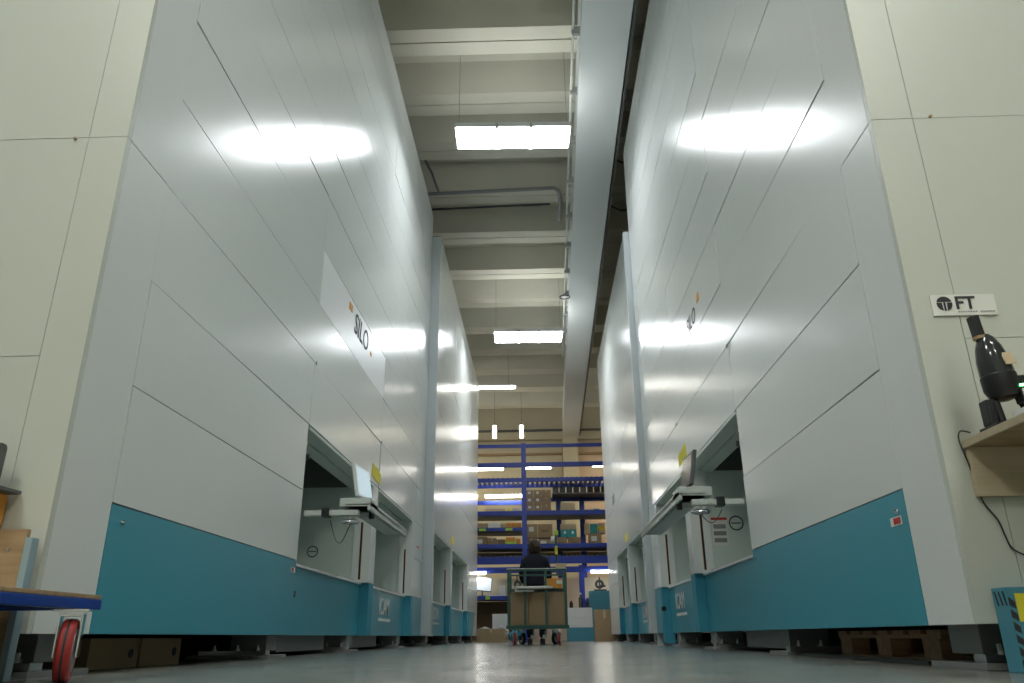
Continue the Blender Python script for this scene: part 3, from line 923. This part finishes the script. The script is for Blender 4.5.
# long tube lamp near the back
tl_ = empty('tube_lamp', (-1.2, 21.36, 6.92), 'long thin tube lamp hanging high at the back left, above the blue racking', 'lamp')
part('tube_housing', MB().box(-1.91, -0.59, 21.3, 21.42, 6.95, 7.01, 0.006), 'white', tl_)
part('tube', MB().cyl((-1.9, 21.36, 6.92), (-0.60, 21.36, 6.92), 0.045, 12), 'lampback', tl_, True)
part('suspension_wire', MB().cyl((-0.8, 21.36, 7.01), (-0.8, 21.36, 8.63), 0.006, 6), 'grey', tl_)
# two small hanging lamps
for i, x in enumerate((-1.47, -0.53)):
    r = empty('hanging_lamp', (x, 26.0, 5.9), ('left' if i == 0 else 'right')+' one of the two short vertical hanging lamps before the back wall', 'lamp')
    part('lamp_glass', MB().cyl((x, 26, 6.56), (x, 26, 6.98), 0.065, 14), 'lampback', r, True)
    part('lamp_cap', MB().cyl((x, 26, 6.98), (x, 26, 7.06), 0.05, 12), 'grey', r)
    part('suspension_wire', MB().cyl((x, 26, 7.06), (x, 26, 8.64), 0.008, 6), 'grey', r)

# conduits and cables
cd = empty('conduit', (0.6, 12, 7.4), 'pair of thin metal conduits running along the left side of the roof beam', 'pipe')
for k, (dx, z, r, mt) in enumerate(((-0.04, 7.30, 0.020, 'tray'), (-0.10, 7.36, 0.018, 'tray'))):
    part('conduit_pipe', MB().cyl((hx(0.66+dx, -7.9), -7.9, z), (hx(0.66+dx, 20), 20 if k else 15.5, z), r, 8), mt, cd, True)
for k in range(16):
    yy = 2+k*1.15
    part('pipe_clip', MB().box(hx(0.54, yy), hx(0.655, yy), yy-0.02, yy+0.02, 7.29, 7.40), 'steel', cd)
cr = empty('cross_pipe', (-0.6, 12.7, 7.9), 'grey pipe crossing the ceiling from the left machine to the roof beam', 'pipe')
part('pipe_run', MB().tube([(-2.2, 12.45, 7.93), (0.42, 12.35, 7.93), (0.50, 12.45, 7.93), (0.535, 12.7, 7.93), (0.545, 13.5, 7.93)], 0.035, 10), 'grey', cr, True)
tag(part('black_cable', MB().tube([(-1.95, 13.0, 7.93), (-0.8, 12.97, 7.94), (0.35, 12.95, 7.95)], 0.022, 8), 'ink', loc=(-0.8, 12.97, 7.93)), 'black cable fixed across the ceiling just beyond the grey pipe', 'cable')
tag(part('bent_cable', MB().tube([(-1.86, 11.4, 7.96), (-1.78, 11.7, 7.9), (-1.76, 12.0, 7.88), (-1.74, 12.30, 7.90)], 0.022, 8), 'darkgrey', loc=(-1.66, 12, 7.9)), 'dark cable curving over the top corner of the left machine', 'cable')
for k, y in enumerate((12.7, 11.2)):
    tag(part('sagging_cable', MB().tube([(hx(1.35, y), y, 7.75), (hx(1.6, y), y, 7.62), (hx(1.9, y), y, 7.66), (hx(2.3, y), y, 7.9)], 0.014, 6), 'ink', loc=(1.7, y, 7.7)),
        ('farther' if k == 0 else 'nearer')+' dark cable sagging from the right side of the roof beam', 'cable')
dt = empty('detector', (0.68, 15.7, 7.25), 'small round detector with a ring at the end of the conduit on the roof beam', 'detector')
part('detector_body', MB().cyl((0.69, 15.7, 7.20), (0.69, 15.7, 7.27), 0.07, 16), 'white', dt, True)
part('detector_ring', MB().torus((0.69, 15.7, 7.21), 0.11, 0.012), 'ink', dt, True)

# ------------------------------------------------------------------ racking at the back
RY = 22.5
def rk(v):    # rack height table helper kept as plain numbers below
    return v
rack = empty('storage_rack', (0, RY, 0), 'tall blue pallet racking across the end of the aisle', 'rack')
def beam(x0, x1, z0, z1, y=RY, mat='blue', name='rack_beam'):
    o = part(name, MB().box(x0, x1, y-0.03, y+0.03, z0, z1, 0.006).box(x0, x1, y-0.036, y-0.03, z0+(z1-z0)*0.35, z0+(z1-z0)*0.65), mat, rack)
    return o
ZB = {'top': 5.435, 'b2': 4.865, 'b3': 4.415, 'b5': 3.455, 'l6': 3.0, 'b6': 2.53, 'b7': 2.135, 'b8': 1.875}
UX = -0.41
part('rack_upright', MB().box(UX-0.07, UX+0.07, RY-0.09, RY-0.038, 0, 5.5, 0.006), 'blue', rack)
for x in (-3.2, 2.6):
    part('rack_upright', MB().box(x-0.06, x+0.06, RY-0.08, RY+0.03, 0, 5.5, 0.006), 'blue', rack)
for (x, z1) in ((0.61, 4.2), (1.31, 4.2)):
    part('rack_upright', MB().box(x-0.075, x+0.075, RY+0.9, RY+1.0, 0, z1, 0.006), 'blue', rack)
part('rack_upright', MB().box(1.10, 1.25, RY+0.02, RY+0.12, 0, 2.0, 0.006), 'blue', rack)
for nm, x0, x1, h in (('top', -3.2, 2.6, 0.10), ('b2', -3.2, 2.6, 0.14), ('b3', -3.2, 2.6, 0.12), ('b5', -3.2, 2.6, 0.13), ('l6', -3.2, UX, 0.10), ('b6', -3.2, 2.6, 0.12), ('b7', -3.2, 2.6, 0.20), ('b8', -3.2, 2.6, 0.16)):
    z = ZB[nm]
    beam(x0, x1, z-h/2, z+h/2)
# shelf decks: plain dark boards and slatted ones
for nm, x0, x1 in (('b5', -3.2, 2.6), ('l6', -3.2, UX), ('b6', -3.2, 2.6)):
    z = ZB[nm]
    part('shelf_deck', MB().box(x0, x1, RY+0.03, RY+1.0, z-0.07, z-0.045), 'darkgrey', rack)
    beam(x0, x1, z-0.06, z+0.06, RY+1.03)
def slats(x0, x1, z, y0=RY+0.03, y1=RY+1.0, step=0.145, wd=0.075, name='deck_slats'):
    mb = MB()
    n = int((x1-x0)/step)
    for k in range(n):
        xx = x0+k*step
        mb.box(xx, xx+wd, y0, y1, z, z+0.05)
    o = part(name, mb, 'darkgrey', rack)
    o['kind'] = 'stuff'
    beam(x0, x1, z-0.07, z+0.05, y1+0.03)
slats(-3.1, 2.5, ZB['b3']+0.03)
slats(-3.1, 2.5, ZB['b7']+0.10)
beam(-3.2, UX, 4.0-0.22, 4.0-0.10, RY+0.5)
beam(-0.4, 2.6, 4.0-0.06, 4.0+0.06, RY+1.02)
# dark glassy crates on the third level right
mb = MB()
part('shelf_deck', MB().box(0.42, 2.6, RY+0.25, RY+1.0, 4.04, 4.07), 'darkgrey', rack)
part('back_panel', MB().box(-3.2, 2.6, RY+1.10, RY+1.13, 2.18, 2.46), 'carton', rack)

def tube(x0, x1, y, z, label, mat='lampback', r=0.035):
    t = empty('tube_lamp', ((x0+x1)/2, y, z), label, 'lamp')
    part('tube_housing', MB().box(x0, x1, y-0.04, y+0.04, z+0.035, z+0.07), 'white', t)
    part('tube', MB().cyl((x0+0.02, y, z), (x1-0.02, y, z), r, 10), mat, t, True)
tube(-1.58, -0.46, RY+0.25, 4.0, 'bright tube lamp under the third shelf left of the main upright', r=0.05)
tube(-2.6, -1.02, RY+0.4, 4.83, 'tube lamp under the second beam at the left machine edge')
tube(-0.38, 0.42, RY+0.3, 4.83, 'tube lamp under the second beam just right of the main upright')
tube(1.62, 2.3, RY+0.3, 4.87, 'tube lamp under the second beam at the far right')
tube(1.42, 2.3, RY-0.12, 1.79, 'bright tube lamp low over the right packing bench')
tube(-2.4, -1.50, RY-0.12, 1.79, 'short tube lamp low over the left packing bench')

# cartons on the racks
gy = RY+0.42
def shelf_z(nm):
    return 0
ordw = ['first', 'second', 'third', 'fourth', 'fifth', 'sixth', 'seventh', 'eighth', 'ninth', 'tenth']
# small cartons stacked right of the main upright, fourth shelf
zz0 = ZB['b5']-0.042
for r_ in range(3):
    for c_ in range(3):
        sx = (0.24, 0.22, 0.27)[c_]
        x = -0.26+sum((0.25, 0.23, 0.28)[:c_])+sx/2-0.12
        carton(x, gy, zz0+0.12+r_*0.21, sx, 0.35, 0.205,
               'small brown carton beside the main upright, %s row up, %s from the upright' % (ordw[r_], ordw[c_]),
               group='small cartons stacked on the fourth shelf', lab=(0.0, 0.35) if c_ < 2 else None, tape=c_ == 2)
carton(0.02, gy, zz0, 0.80, 0.4, 0.115, 'flat long brown carton under the small carton stack', 'carton_pale', tape=False)
carton(0.86, gy, zz0, 0.45, 0.4, 0.20, 'pale flat carton on the fourth shelf between the rear uprights, lower one', 'carton_pale', lab=None)
carton(0.86, gy, zz0+0.202, 0.42, 0.4, 0.16, 'pale flat carton on the fourth shelf between the rear uprights, upper one', 'carton_pale', tape=False)
carton(1.46, gy, zz0, 0.30, 0.4, 0.16, 'grey carton at the right end of the fourth shelf', 'film', tape=False)
carton(1.70, gy, zz0, 0.17, 0.4, 0.18, 'teal carton at the right end of the fourth shelf', 'tealbox', tape=False)
carton(1.92, gy, zz0, 0.22, 0.4, 0.15, 'pale carton beyond the teal one on the fourth shelf', 'carton_pale', tape=False)
for k in range(9):
    carton(0.52+k*0.205, gy+0.1, 4.073, 0.17, 0.3, 0.19, 'dark small crate on the high right shelf, %s from the left' % ordw[k], 'smoke', group='dark crates on the high right shelf', tape=False, name='small_crate', cat='crate')
# left of the main upright, fourth shelf
carton(-1.27, gy, zz0, 0.60, 0.4, 0.22, 'long flat pale carton on the fourth shelf by the left machine', 'carton_pale', tape=False)
carton(-0.86, gy-0.2, zz0, 0.10, 0.2, 0.20, 'small yellow carton on the fourth shelf', 'yellow', tape=False)
carton(-0.66, gy, zz0, 0.22, 0.4, 0.22, 'blue grey carton beside the main upright on the fourth shelf', 'film', tape=False)
# fifth level left (above l6)
z = ZB['l6']-0.042
carton(-1.66, gy, z, 0.30, 0.4, 0.26, 'plain pale carton at the left end of the fifth shelf', 'carton_pale', tape=False)
carton(-1.30, gy, z, 0.32, 0.4, 0.28, 'white and light blue carton on the fifth shelf', 'white', tape=False)
carton(-1.03, gy, z, 0.16, 0.4, 0.24, 'plain pale carton between white and yellow ones on the fifth shelf', 'carton_pale', tape=False)
for k in range(3):
    carton(-0.88+k*0.15, gy, z, 0.14, 0.4, 0.26, 'orange yellow carton on the fifth shelf, %s from the left' % ordw[k], 'orange', tape=False, group='yellow cartons left of the upright')
for k, x in enumerate((-1.62, -0.86)):
    part('green_shelf_tag', MB().box(x-0.10, x+0.10, RY-0.042, RY-0.036, ZB['l6']-0.04, ZB['l6']+0.03), 'lime', rack)
# sixth level left
z = ZB['b6']-0.042
carton(-1.72, gy, z, 0.42, 0.4, 0.34, 'brown carton with white label at the left end of the sixth shelf', 'carton', lab=(0.0, 0.4), tape=False)
carton(-1.36, gy, z, 0.24, 0.4, 0.30, 'orange brown carton on the sixth shelf', 'carton', tape=True)
carton(-1.10, gy, z, 0.22, 0.4, 0.26, 'darker brown carton on the sixth shelf', 'carton_dark', tape=False)
carton(-0.83, gy, z, 0.30, 0.4, 0.20, 'lime yellow carton on the sixth shelf', 'lime', tape=False)
carton(-0.83, gy, z+0.204, 0.28, 0.4, 0.12, 'orange yellow carton lying on the lime one', 'orange', tape=False)
carton(-0.60, gy, z, 0.12, 0.4, 0.28, 'orange carton beside the main upright on the sixth shelf', 'orange', tape=False)
# right of main upright, sixth level (tall space b6..b5)
carton(-0.22, gy, z, 0.34, 0.4, 0.28, 'brown carton behind the worker, just right of the main upright', 'carton', lab=None)
carton(0.16, gy, z, 0.34, 0.4, 0.26, 'brown carton with white label, second right of the main upright', 'carton', lab=(-0.1, 0.5), tape=False)
carton(-0.22, gy, z+0.30, 0.36, 0.4, 0.38, 'upper brown carton with small white label right of the main upright', 'carton', lab=(0, 0.4), tape=False)
carton(0.18, gy, z+0.30, 0.42, 0.4, 0.38, 'upper brown carton with dark printing beside the labelled one', 'carton', printed=True, tape=False)
carton(0.62, gy, z, 0.36, 0.4, 0.30, 'brown carton with dark printing under the teal cartons, left one', 'carton', printed=True, tape=False)
carton(1.02, gy, z, 0.36, 0.4, 0.30, 'brown carton with dark printing under the teal cartons, right one', 'carton', printed=True, tape=False)
for k in range(2):
    carton(0.75+k*0.23, gy+0.05, z+0.302, 0.22, 0.4, 0.22, 'teal carton on the printed brown cartons, %s one' % ('left', 'right')[k], 'tealbox', tape=False, lab=(0, 0.3))
carton(0.86, gy+0.05, z+0.524, 0.46, 0.4, 0.16, 'pale flat carton on top of the two teal cartons', 'carton_pale', tape=False)
carton(1.62, gy, z, 0.36, 0.4, 0.40, 'brown carton with white label at the right end of the sixth shelf', 'carton', lab=(-0.1, 0.45), tape=False)
for k in range(3):
    carton(1.40, gy+0.02, z+0.402+k*0.10, 0.14, 0.3, 0.095, 'small pale carton in the pile at the right, %s from the bottom' % ordw[k], 'carton_pale', tape=False, group='small pale cartons piled at the right')
carton(1.60, gy+0.05, z+0.402, 0.20, 0.3, 0.28, 'teal carton between the small pale piles at the right', 'tealbox', tape=False)
for k in range(3):
    carton(1.82, gy+0.02, z+0.402+k*0.10, 0.18, 0.3, 0.095, 'small cream carton next to the right machine edge, %s from the bottom' % ordw[k], 'yellow' if k == 1 else 'carton_pale', tape=False, group='small cream cartons at the right edge')

# packing benches below the racks
def bench(x0, x1, z, label):
    b = empty('packing_bench', ((x0+x1)/2, RY+0.3, 0), label, 'bench')
    part('bench_top', MB().box(x0, x1, RY-0.15, RY+0.78, z-0.10, z, 0.005), 'blue', b)
    for xx in (x0+0.05, x1-0.10):
        part('bench_leg', MB().box(xx, xx+0.06, RY-0.12, RY-0.06, 0, z-0.10), 'blue', b)
    part('back_board', MB().box(x0, x1, RY+0.79, RY+0.82, 0.02, z-0.11), 'carton_dark', b)
    part('rear_screen', MB().box(x0, x1, RY+0.79, RY+0.82, z-0.09, 1.70), 'wallcream', b)
    return b
bench(-2.9, -0.62, 1.18, 'blue packing bench under the left half of the racking')
bench(1.28, 2.5, 1.10, 'blue packing bench under the right half of the racking')
part('rear_screen', MB().box(-0.6, 1.22, RY+0.85, RY+0.88, 0, 1.70), 'wallsodium', rack)
mo = empty('monitor', (-1.62, RY-0.05, 1.183), 'tilted bright monitor on the left packing bench beside the left machine', 'monitor')
mm = Matrix.Translation(Vector((-1.62, RY-0.05, 1.183))) @ Matrix.Rotation(0.10, 4, 'Y') @ Matrix.Rotation(-0.15, 4, 'X')
part('monitor_case', MB().box(-0.24, 0.24, -0.02, 0.02, 0.13, 0.52, 0.008, mm), 'darkgrey', mo)
part('screen', MB().box(-0.22, 0.22, -0.024, -0.021, 0.15, 0.50, 0, mm), 'screen', mo)
mf = Matrix.Translation(Vector((-1.62, RY-0.05, 1.184)))
part('monitor_foot', MB().box(-0.10, 0.10, -0.05, 0.09, 0, 0.015, 0.003, mf).box(-0.02, 0.02, 0.02, 0.05, 0.0, 0.22, 0.003, mf), 'darkgrey', mo)
kb = part('keyboard', MB().box(-1.42, -0.95, RY-0.12, RY+0.05, 1.183, 1.21, 0.005), 'white', loc=(-1.2, RY, 1.183))
tag(kb, 'pale keyboard on the left packing bench', 'keyboard')
carton(-1.08, RY+0.35, 1.183, 0.16, 0.15, 0.30, 'small white container standing on the left packing bench', 'white', tape=False, name='container', cat='container')
part('yellow_tag', MB().box(-1.52, -1.40, RY-0.158, RY-0.151, 1.08, 1.17), 'lime', [o for o in C.objects if o.name == 'packing_bench'][0])
# below the left bench
carton(-1.10, RY-0.35, 0.0, 0.42, 0.3, 0.70, 'white tall carton standing under the left packing bench', 'white', tape=False)
for k, (x, s_) in enumerate(((-1.50, 0.19), (-1.07, 0.21), (-0.70, 0.14))):
    mb = MB().sphere((x, RY-0.75, s_*0.95), s_, s_*0.8, s_*0.95, 14, 9)
    for v in mb.bm.verts:
        v.co += Vector((random.uniform(-.03, .03), random.uniform(-.03, .03), random.uniform(-.025, .025)))
        v.co.z = max(0.0, v.co.z)
    tag(part('plastic_bag', mb, 'film' if k != 2 else 'bluebox', loc=(x, RY-0.75, 0)), ('crumpled clear plastic bag on the floor left of the cart, %s' % ('leftmost', 'middle')[k]) if k < 2 else 'crumpled blue plastic bag on the floor left of the cart', 'bag')
carton(-1.17, 19.3, 0.0, 0.66, 0.4, 0.30, 'low brown carton on the floor at the end of the left machines', 'carton', tape=True)
# right of the cart
carton(0.98, 20.6, 0.0, 0.66, 0.45, 0.32, 'light blue striped carton on the floor right of the cart', 'bluebox', tape=False)
o = carton(0.98, 20.6, 0.322, 0.62, 0.42, 0.22, 'white carton on the blue striped one, lower of two', 'white', tape=False)
o = carton(0.98, 20.6, 0.544, 0.62, 0.42, 0.24, 'white carton on the blue striped one, upper of two', 'white', tape=False)
carton(1.50, 19.45, 0.0, 0.46, 0.40, 0.70, 'tall brown carton on the floor at the end of the right machines', 'carton', tape=True)
for k in range(3):
    carton(1.62, RY-0.55, k*0.42, 0.60, 0.45, 0.415, 'blue carton in the stack by the right packing bench, %s from the floor' % ordw[k], 'bluebox', tape=False, group='blue cartons stacked by the right bench')
bt = empty('label_dispenser', (1.62, RY-0.5, 1.26), 'dark label dispenser standing on the blue carton stack', 'dispenser')
part('dispenser_base', MB().box(1.47, 1.80, RY-0.6, RY-0.4, 1.26, 1.30, 0.004).cyl((1.62, RY-0.55, 1.30), (1.62, RY-0.55, 1.62), 0.02, 10), 'darkgrey', bt)
part('dispenser_head', MB().torus((1.62, RY-0.5, 1.44), 0.09, 0.035, 'Y', 18, 8).box(1.60, 1.78, RY-0.56, RY-0.46, 1.36, 1.42, 0.003), 'darkgrey', bt, True)
def bottle(x, y, z, h, r, label, mat):
    b = part('bottle', MB().lathe((x, y, z), [(r*0.95, 0), (r, h*0.05), (r, h*0.6), (r*0.4, h*0.78), (r*0.35, h*0.9)], 14), mat, loc=(x, y, z), smooth=True)
    tag(b, label, 'bottle')
    m2 = part('bottle_cap', MB().cyl((x, y, z+h*0.9), (x, y, z+h), r*0.42, 10), 'white', b)
bottle(1.02, 20.55, 0.785, 0.36, 0.055, 'taller dark bottle standing on the white cartons', 'smoke')
bottle(0.78, 20.55, 0.785, 0.20, 0.045, 'shorter dark bottle standing on the white cartons', 'smoke')

# ------------------------------------------------------------------ green trolley
TY = 12.75
x0, x1 = -0.50, 0.40
tr = empty('green_trolley', (-0.05, TY+0.35, 0), 'green tubular trolley with red castors carrying cartons in the middle of the aisle', 'trolley')
for (xx, nm) in ((x0, 'trolley_post'), (x1, 'trolley_post')):
    for yy in (TY, TY+0.75):
        part(nm, MB().box(xx-0.022, xx+0.022, yy-0.022, yy+0.022, 0.24, 1.125, 0.005), 'green', tr)
for xx in (-0.24, 0.09):
    part('trolley_bar', MB().box(xx-0.018, xx+0.018, TY-0.018, TY+0.018, 0.26, 1.10, 0.004), 'green', tr)
part('top_rail', MB().box(x0-0.03, x1+0.03, TY-0.025, TY+0.025, 1.10, 1.128, 0.006), 'green', tr)
part('top_rail', MB().box(x0-0.03, x1+0.03, TY+0.725, TY+0.775, 1.075, 1.10, 0.006), 'green', tr)
part('steel_rail_cap', MB().box(x0-0.03, x1+0.03, TY-0.03, TY+0.03, 1.129, 1.139, 0.003), 'steel', tr)
part('trolley_deck', MB().box(x0-0.04, x1+0.04, TY-0.03, TY+0.78, 0.235, 0.287, 0.006), 'green', tr)
part('steel_bar', MB().box(x0+0.10, x1-0.20, TY-0.07, TY-0.03, 0.83, 0.865, 0.006), 'steel', tr)
part('bar_bracket', MB().box(x0+0.10, x0+0.13, TY-0.04, TY+0.3, 0.806, 0.83).box(x0+0.10, x0+0.40, TY-0.06, TY+0.25, 0.785, 0.805), 'steel', tr)
for i, (xx, yy, mt) in enumerate(((-0.41, TY+0.05, 'red'), (0.28, TY+0.05, 'red'), (-0.30, TY+0.65, 'ink'), (0.22, TY+0.65, 'ink'))):
    caster(xx, yy, (0.15, -0.1, 0.6, -0.5)[i], tr, 0.09, 0.234, mt)
for xx in (-0.12, 0.07):
    part('brake_pedal', MB().box(xx-0.05, xx+0.03, TY+0.3, TY+0.36, 0.09, 0.15, 0.01).cyl((xx, TY+0.33, 0.13), (xx, TY+0.33, 0.21), 0.015, 8), 'steel', tr)
for k in range(3):
    carton(-0.335+k*0.292, TY+0.33, 0.290, 0.285, 0.55, 0.49, 'brown carton on the green trolley, %s of three' % ('left', 'middle', 'right')[k], 'carton', tape=False)
part('carton_shelf', MB().box(x0+0.02, x1-0.02, TY+0.02, TY+0.70, 0.815, 0.828), 'green', tr)
carton(0.215, TY+0.10, 0.834, 0.26, 0.16, 0.15, 'small orange and white box on the trolley upper shelf', 'orange', tape=False, lab=(0.35, 0.35))
carton(0.33, TY+0.0, 1.141, 0.16, 0.05, 0.07, 'small pale block on the right end of the trolley top rail', 'carton_pale', tape=False, name='small_block')
mast = empty('trolley_mast', (0.29, TY+0.75, 1.10), 'thin mast with lime cap and white roll rising from the trolley right end', 'mast')
part('mast_pole', MB().cyl((0.29, TY+0.75, 1.10), (0.29, TY+0.75, 1.74), 0.015, 8), 'green', mast)
part('lime_cap', MB().box(0.26, 0.33, TY+0.72, TY+0.78, 1.74, 1.82, 0.006), 'lime', mast)
part('white_roll', MB().cyl((0.20, TY+0.74, 1.66), (0.26, TY+0.74, 1.66), 0.06, 16), 'white', mast, True)
part('yellow_tape', MB().box(0.265, 0.31, TY+0.73, TY+0.77, 1.42, 1.56, 0.004), 'yellow', mast)
tp = part('tape_gun', MB().torus((-0.36, TY+0.12, 0.905), 0.045, 0.018, 'Y', 16, 8).box(-0.41, -0.26, TY+0.09, TY+0.15, 0.834, 0.873, 0.004).cyl((-0.36, TY+0.12, 0.93), (-0.37, TY+0.12, 1.05), 0.010, 8), 'darkgrey', loc=(-0.36, TY+0.12, 0.829))
tag(tp, 'dark tape dispenser on the left of the trolley upper shelf', 'tape dispenser')

# ------------------------------------------------------------------ the worker
def skinned(name, verts, edges, radii, mat, parent, root=0, sub=2):
    me = bpy.data.meshes.new(name)
    me.from_pydata([Vector(v)-world_loc(parent) for v in verts], edges, [])
    o = bpy.data.objects.new(name, me)
    C.objects.link(o)
    o.parent = parent
    md = o.modifiers.new('skin', 'SKIN')
    md.use_smooth_shade = True
    if not me.skin_vertices:
        bpy.context.view_layer.objects.active = o
    for i, r in enumerate(radii):
        sv = me.skin_vertices[0].data[i]
        sv.radius = r if isinstance(r, tuple) else (r, r)
        sv.use_root = (i == root)
    sb = o.modifiers.new('sub', 'SUBSURF')
    sb.levels = sub
    sb.render_levels = sub
    dg = bpy.context.evaluated_depsgraph_get()
    ev = bpy.data.meshes.new_from_object(o.evaluated_get(dg))
    o.modifiers.clear()
    o.data = ev
    ev.materials.clear()
    ev.materials.append(M[mat])
    for p in ev.polygons:
        p.use_smooth = True
    return o
PX, PY = -0.085, 14.35
per = empty('person', (PX, PY, 0), 'worker with dark brown hair and dark clothes seen from behind the green trolley', 'person')
def q(x, y, z):
    return (PX+x, PY+y, z)
V = [q(0, 0, .96), q(0, .01, 1.10), q(0, .03, 1.27), q(0, .04, 1.42), q(0, .045, 1.50), q(0, .07, 1.57),
     q(-.09, 0, .90), q(-.10, .02, .52), q(-.10, -.01, .10), q(-.10, .13, .04),
     q(.09, 0, .90), q(.11, .02, .52), q(.11, -.01, .10), q(.11, .13, .04),
     q(-.17, .04, 1.42), q(-.23, .06, 1.16), q(-.20, .26, 1.02),
     q(.17, .04, 1.42), q(.24, .06, 1.16), q(.20, .26, 1.02)]
Ed = [(0, 1), (1, 2), (2, 3), (3, 4), (4, 5), (0, 6), (6, 7), (7, 8), (8, 9), (0, 10), (10, 11), (11, 12), (12, 13), (3, 14), (14, 15), (15, 16), (3, 17), (17, 18), (18, 19)]
Rd = [(.14, .10), (.125, .095), (.14, .10), (.12, .085), .05, .05, .085, .055, .04, .035, .085, .055, .04, .035, .055, .042, .028, .055, .042, .028]
skinned('body', V, Ed, Rd, 'skin', per)
# jacket with sleeves
V2 = [q(0, 0, .93), q(0, .0, 1.00), q(0, .01, 1.12), q(0, .03, 1.28), q(0, .04, 1.40), q(0, .06, 1.565),
      q(-.19, .035, 1.385), q(-.245, .06, 1.15), q(-.21, .24, 1.03), q(.19, .035, 1.385), q(.255, .06, 1.15), q(.21, .24, 1.03)]
E2 = [(0, 1), (1, 2), (2, 3), (3, 4), (4, 5), (4, 6), (6, 7), (7, 8), (4, 9), (9, 10), (10, 11)]
skinned('jacket', V2, E2, [(.18, .135), (.185, .14), (.17, .13), (.195, .13), (.185, .115), .075, .08, .062, .048, .08, .062, .048], 'navy', per)
V3 = [q(0, 0, .98), q(0, 0, .90), q(-.10, 0, .84), q(-.105, .02, .52), q(-.105, -.01, .09), q(.10, 0, .84), q(.115, .02, .52), q(.115, -.01, .09)]
E3 = [(0, 1), (1, 2), (2, 3), (3, 4), (1, 5), (5, 6), (6, 7)]
skinned('trousers', V3, E3, [(.16, .115), (.165, .12), .10, .075, .065, .10, .075, .065], 'navy2', per)
for s in (-1, 1):
    mb = MB().box(PX+s*.11-.045, PX+s*.11+.045, PY-.08, PY+.19, 0, 0.085, 0.02)
    part('shoe', mb, 'ink', per, True)
    # hand: palm and five fingers, resting forward
    hb = Vector(q(s*.20, .28, 1.01))
    vs, es, rs = [tuple(hb+Vector((0, -0.03, 0))), tuple(hb+Vector((0, 0.03, -0.005)))], [(0, 1)], [(.026, .018), (.036, .016)]
    for f, (dx, ln) in enumerate(((-.030, .062), (-.010, .072), (.010, .068), (.029, .054))):
        b0 = len(vs)
        vs += [tuple(hb+Vector((dx, 0.055, -0.006))), tuple(hb+Vector((dx*1.1, 0.055+ln*.5, -0.012))), tuple(hb+Vector((dx*1.1, 0.055+ln*.85, -0.035)))]
        es += [(1, b0), (b0, b0+1), (b0+1, b0+2)]
        rs += [.010, .009, .008]
    b0 = len(vs)
    vs += [tuple(hb+Vector((-s*.040, 0.0, -0.01))), tuple(hb+Vector((-s*.058, 0.035, -0.02)))]
    es += [(0, b0), (b0, b0+1)]
    rs += [.012, .009]
    skinned('hand', vs, es, rs, 'skin', per, 0, 1)
# head with face (turned away from the camera, slightly to the left)
hm = Matrix.Translation(Vector(q(-0.01, .085, 1.645))) @ Matrix.Rotation(0.35, 4, 'Z')
mb = MB()
bmesh.ops.create_uvsphere(mb.bm, u_segments=28, v_segments=20, radius=1)
for v in mb.bm.verts:
    x, y, z = v.co
    k = 1.0 - 0.22*max(0, -z)
    v.co = Vector((x*0.077*k, y*0.097*(1-0.10*max(0, -z)), z*0.118))
    if y > 0.75 and -0.35 < z < 0.1 and abs(x) < 0.3:
        v.co.y += 0.022*(1-abs(x)/0.3)
    if y > 0.6 and 0.02 < z < 0.25 and 0.2 < abs(x) < 0.55:
        v.co.y -= 0.008
    v.co = hm @ v.co
part('head', mb, 'skin', per, True)
for s in (-1, 1):
    mb = MB()
    bmesh.ops.create_uvsphere(mb.bm, u_segments=10, v_segments=8, radius=1, matrix=hm @ Matrix.Translation((s*0.030, 0.082, 0.008)) @ Matrix.Diagonal((0.012, 0.008, 0.007, 1)))
    part('eye', mb, 'white', per, True)
    mb = MB()
    bmesh.ops.create_uvsphere(mb.bm, u_segments=12, v_segments=8, radius=1, matrix=hm @ Matrix.Translation((s*0.078, -0.005, -0.01)) @ Matrix.Diagonal((0.010, 0.020, 0.032, 1)))
    part('ear', mb, 'skin', per, True)
mb = MB().box(-0.024, 0.024, 0.082, 0.090, -0.062, -0.052, 0.003, hm)
part('mouth', mb, 'redprint', per)
mb = MB()
bmesh.ops.create_icosphere(mb.bm, subdivisions=4, radius=1)
rr = random.Random(3)
for v in mb.bm.verts:
    x, y, z = v.co
    n = 1 + 0.04*math.sin(14*x+5*z)+0.04*math.sin(11*y-9*z) + rr.uniform(-.02, .02)
    p = Vector((x*0.115*n, y*0.122*n-0.016, z*0.150*n-0.008))
    if y > 0.35 and z < 0.35:
        p = Vector((x*0.06, y*0.06, z*0.09))
    v.co = hm @ p
part('hair', mb, 'hair', per, True)
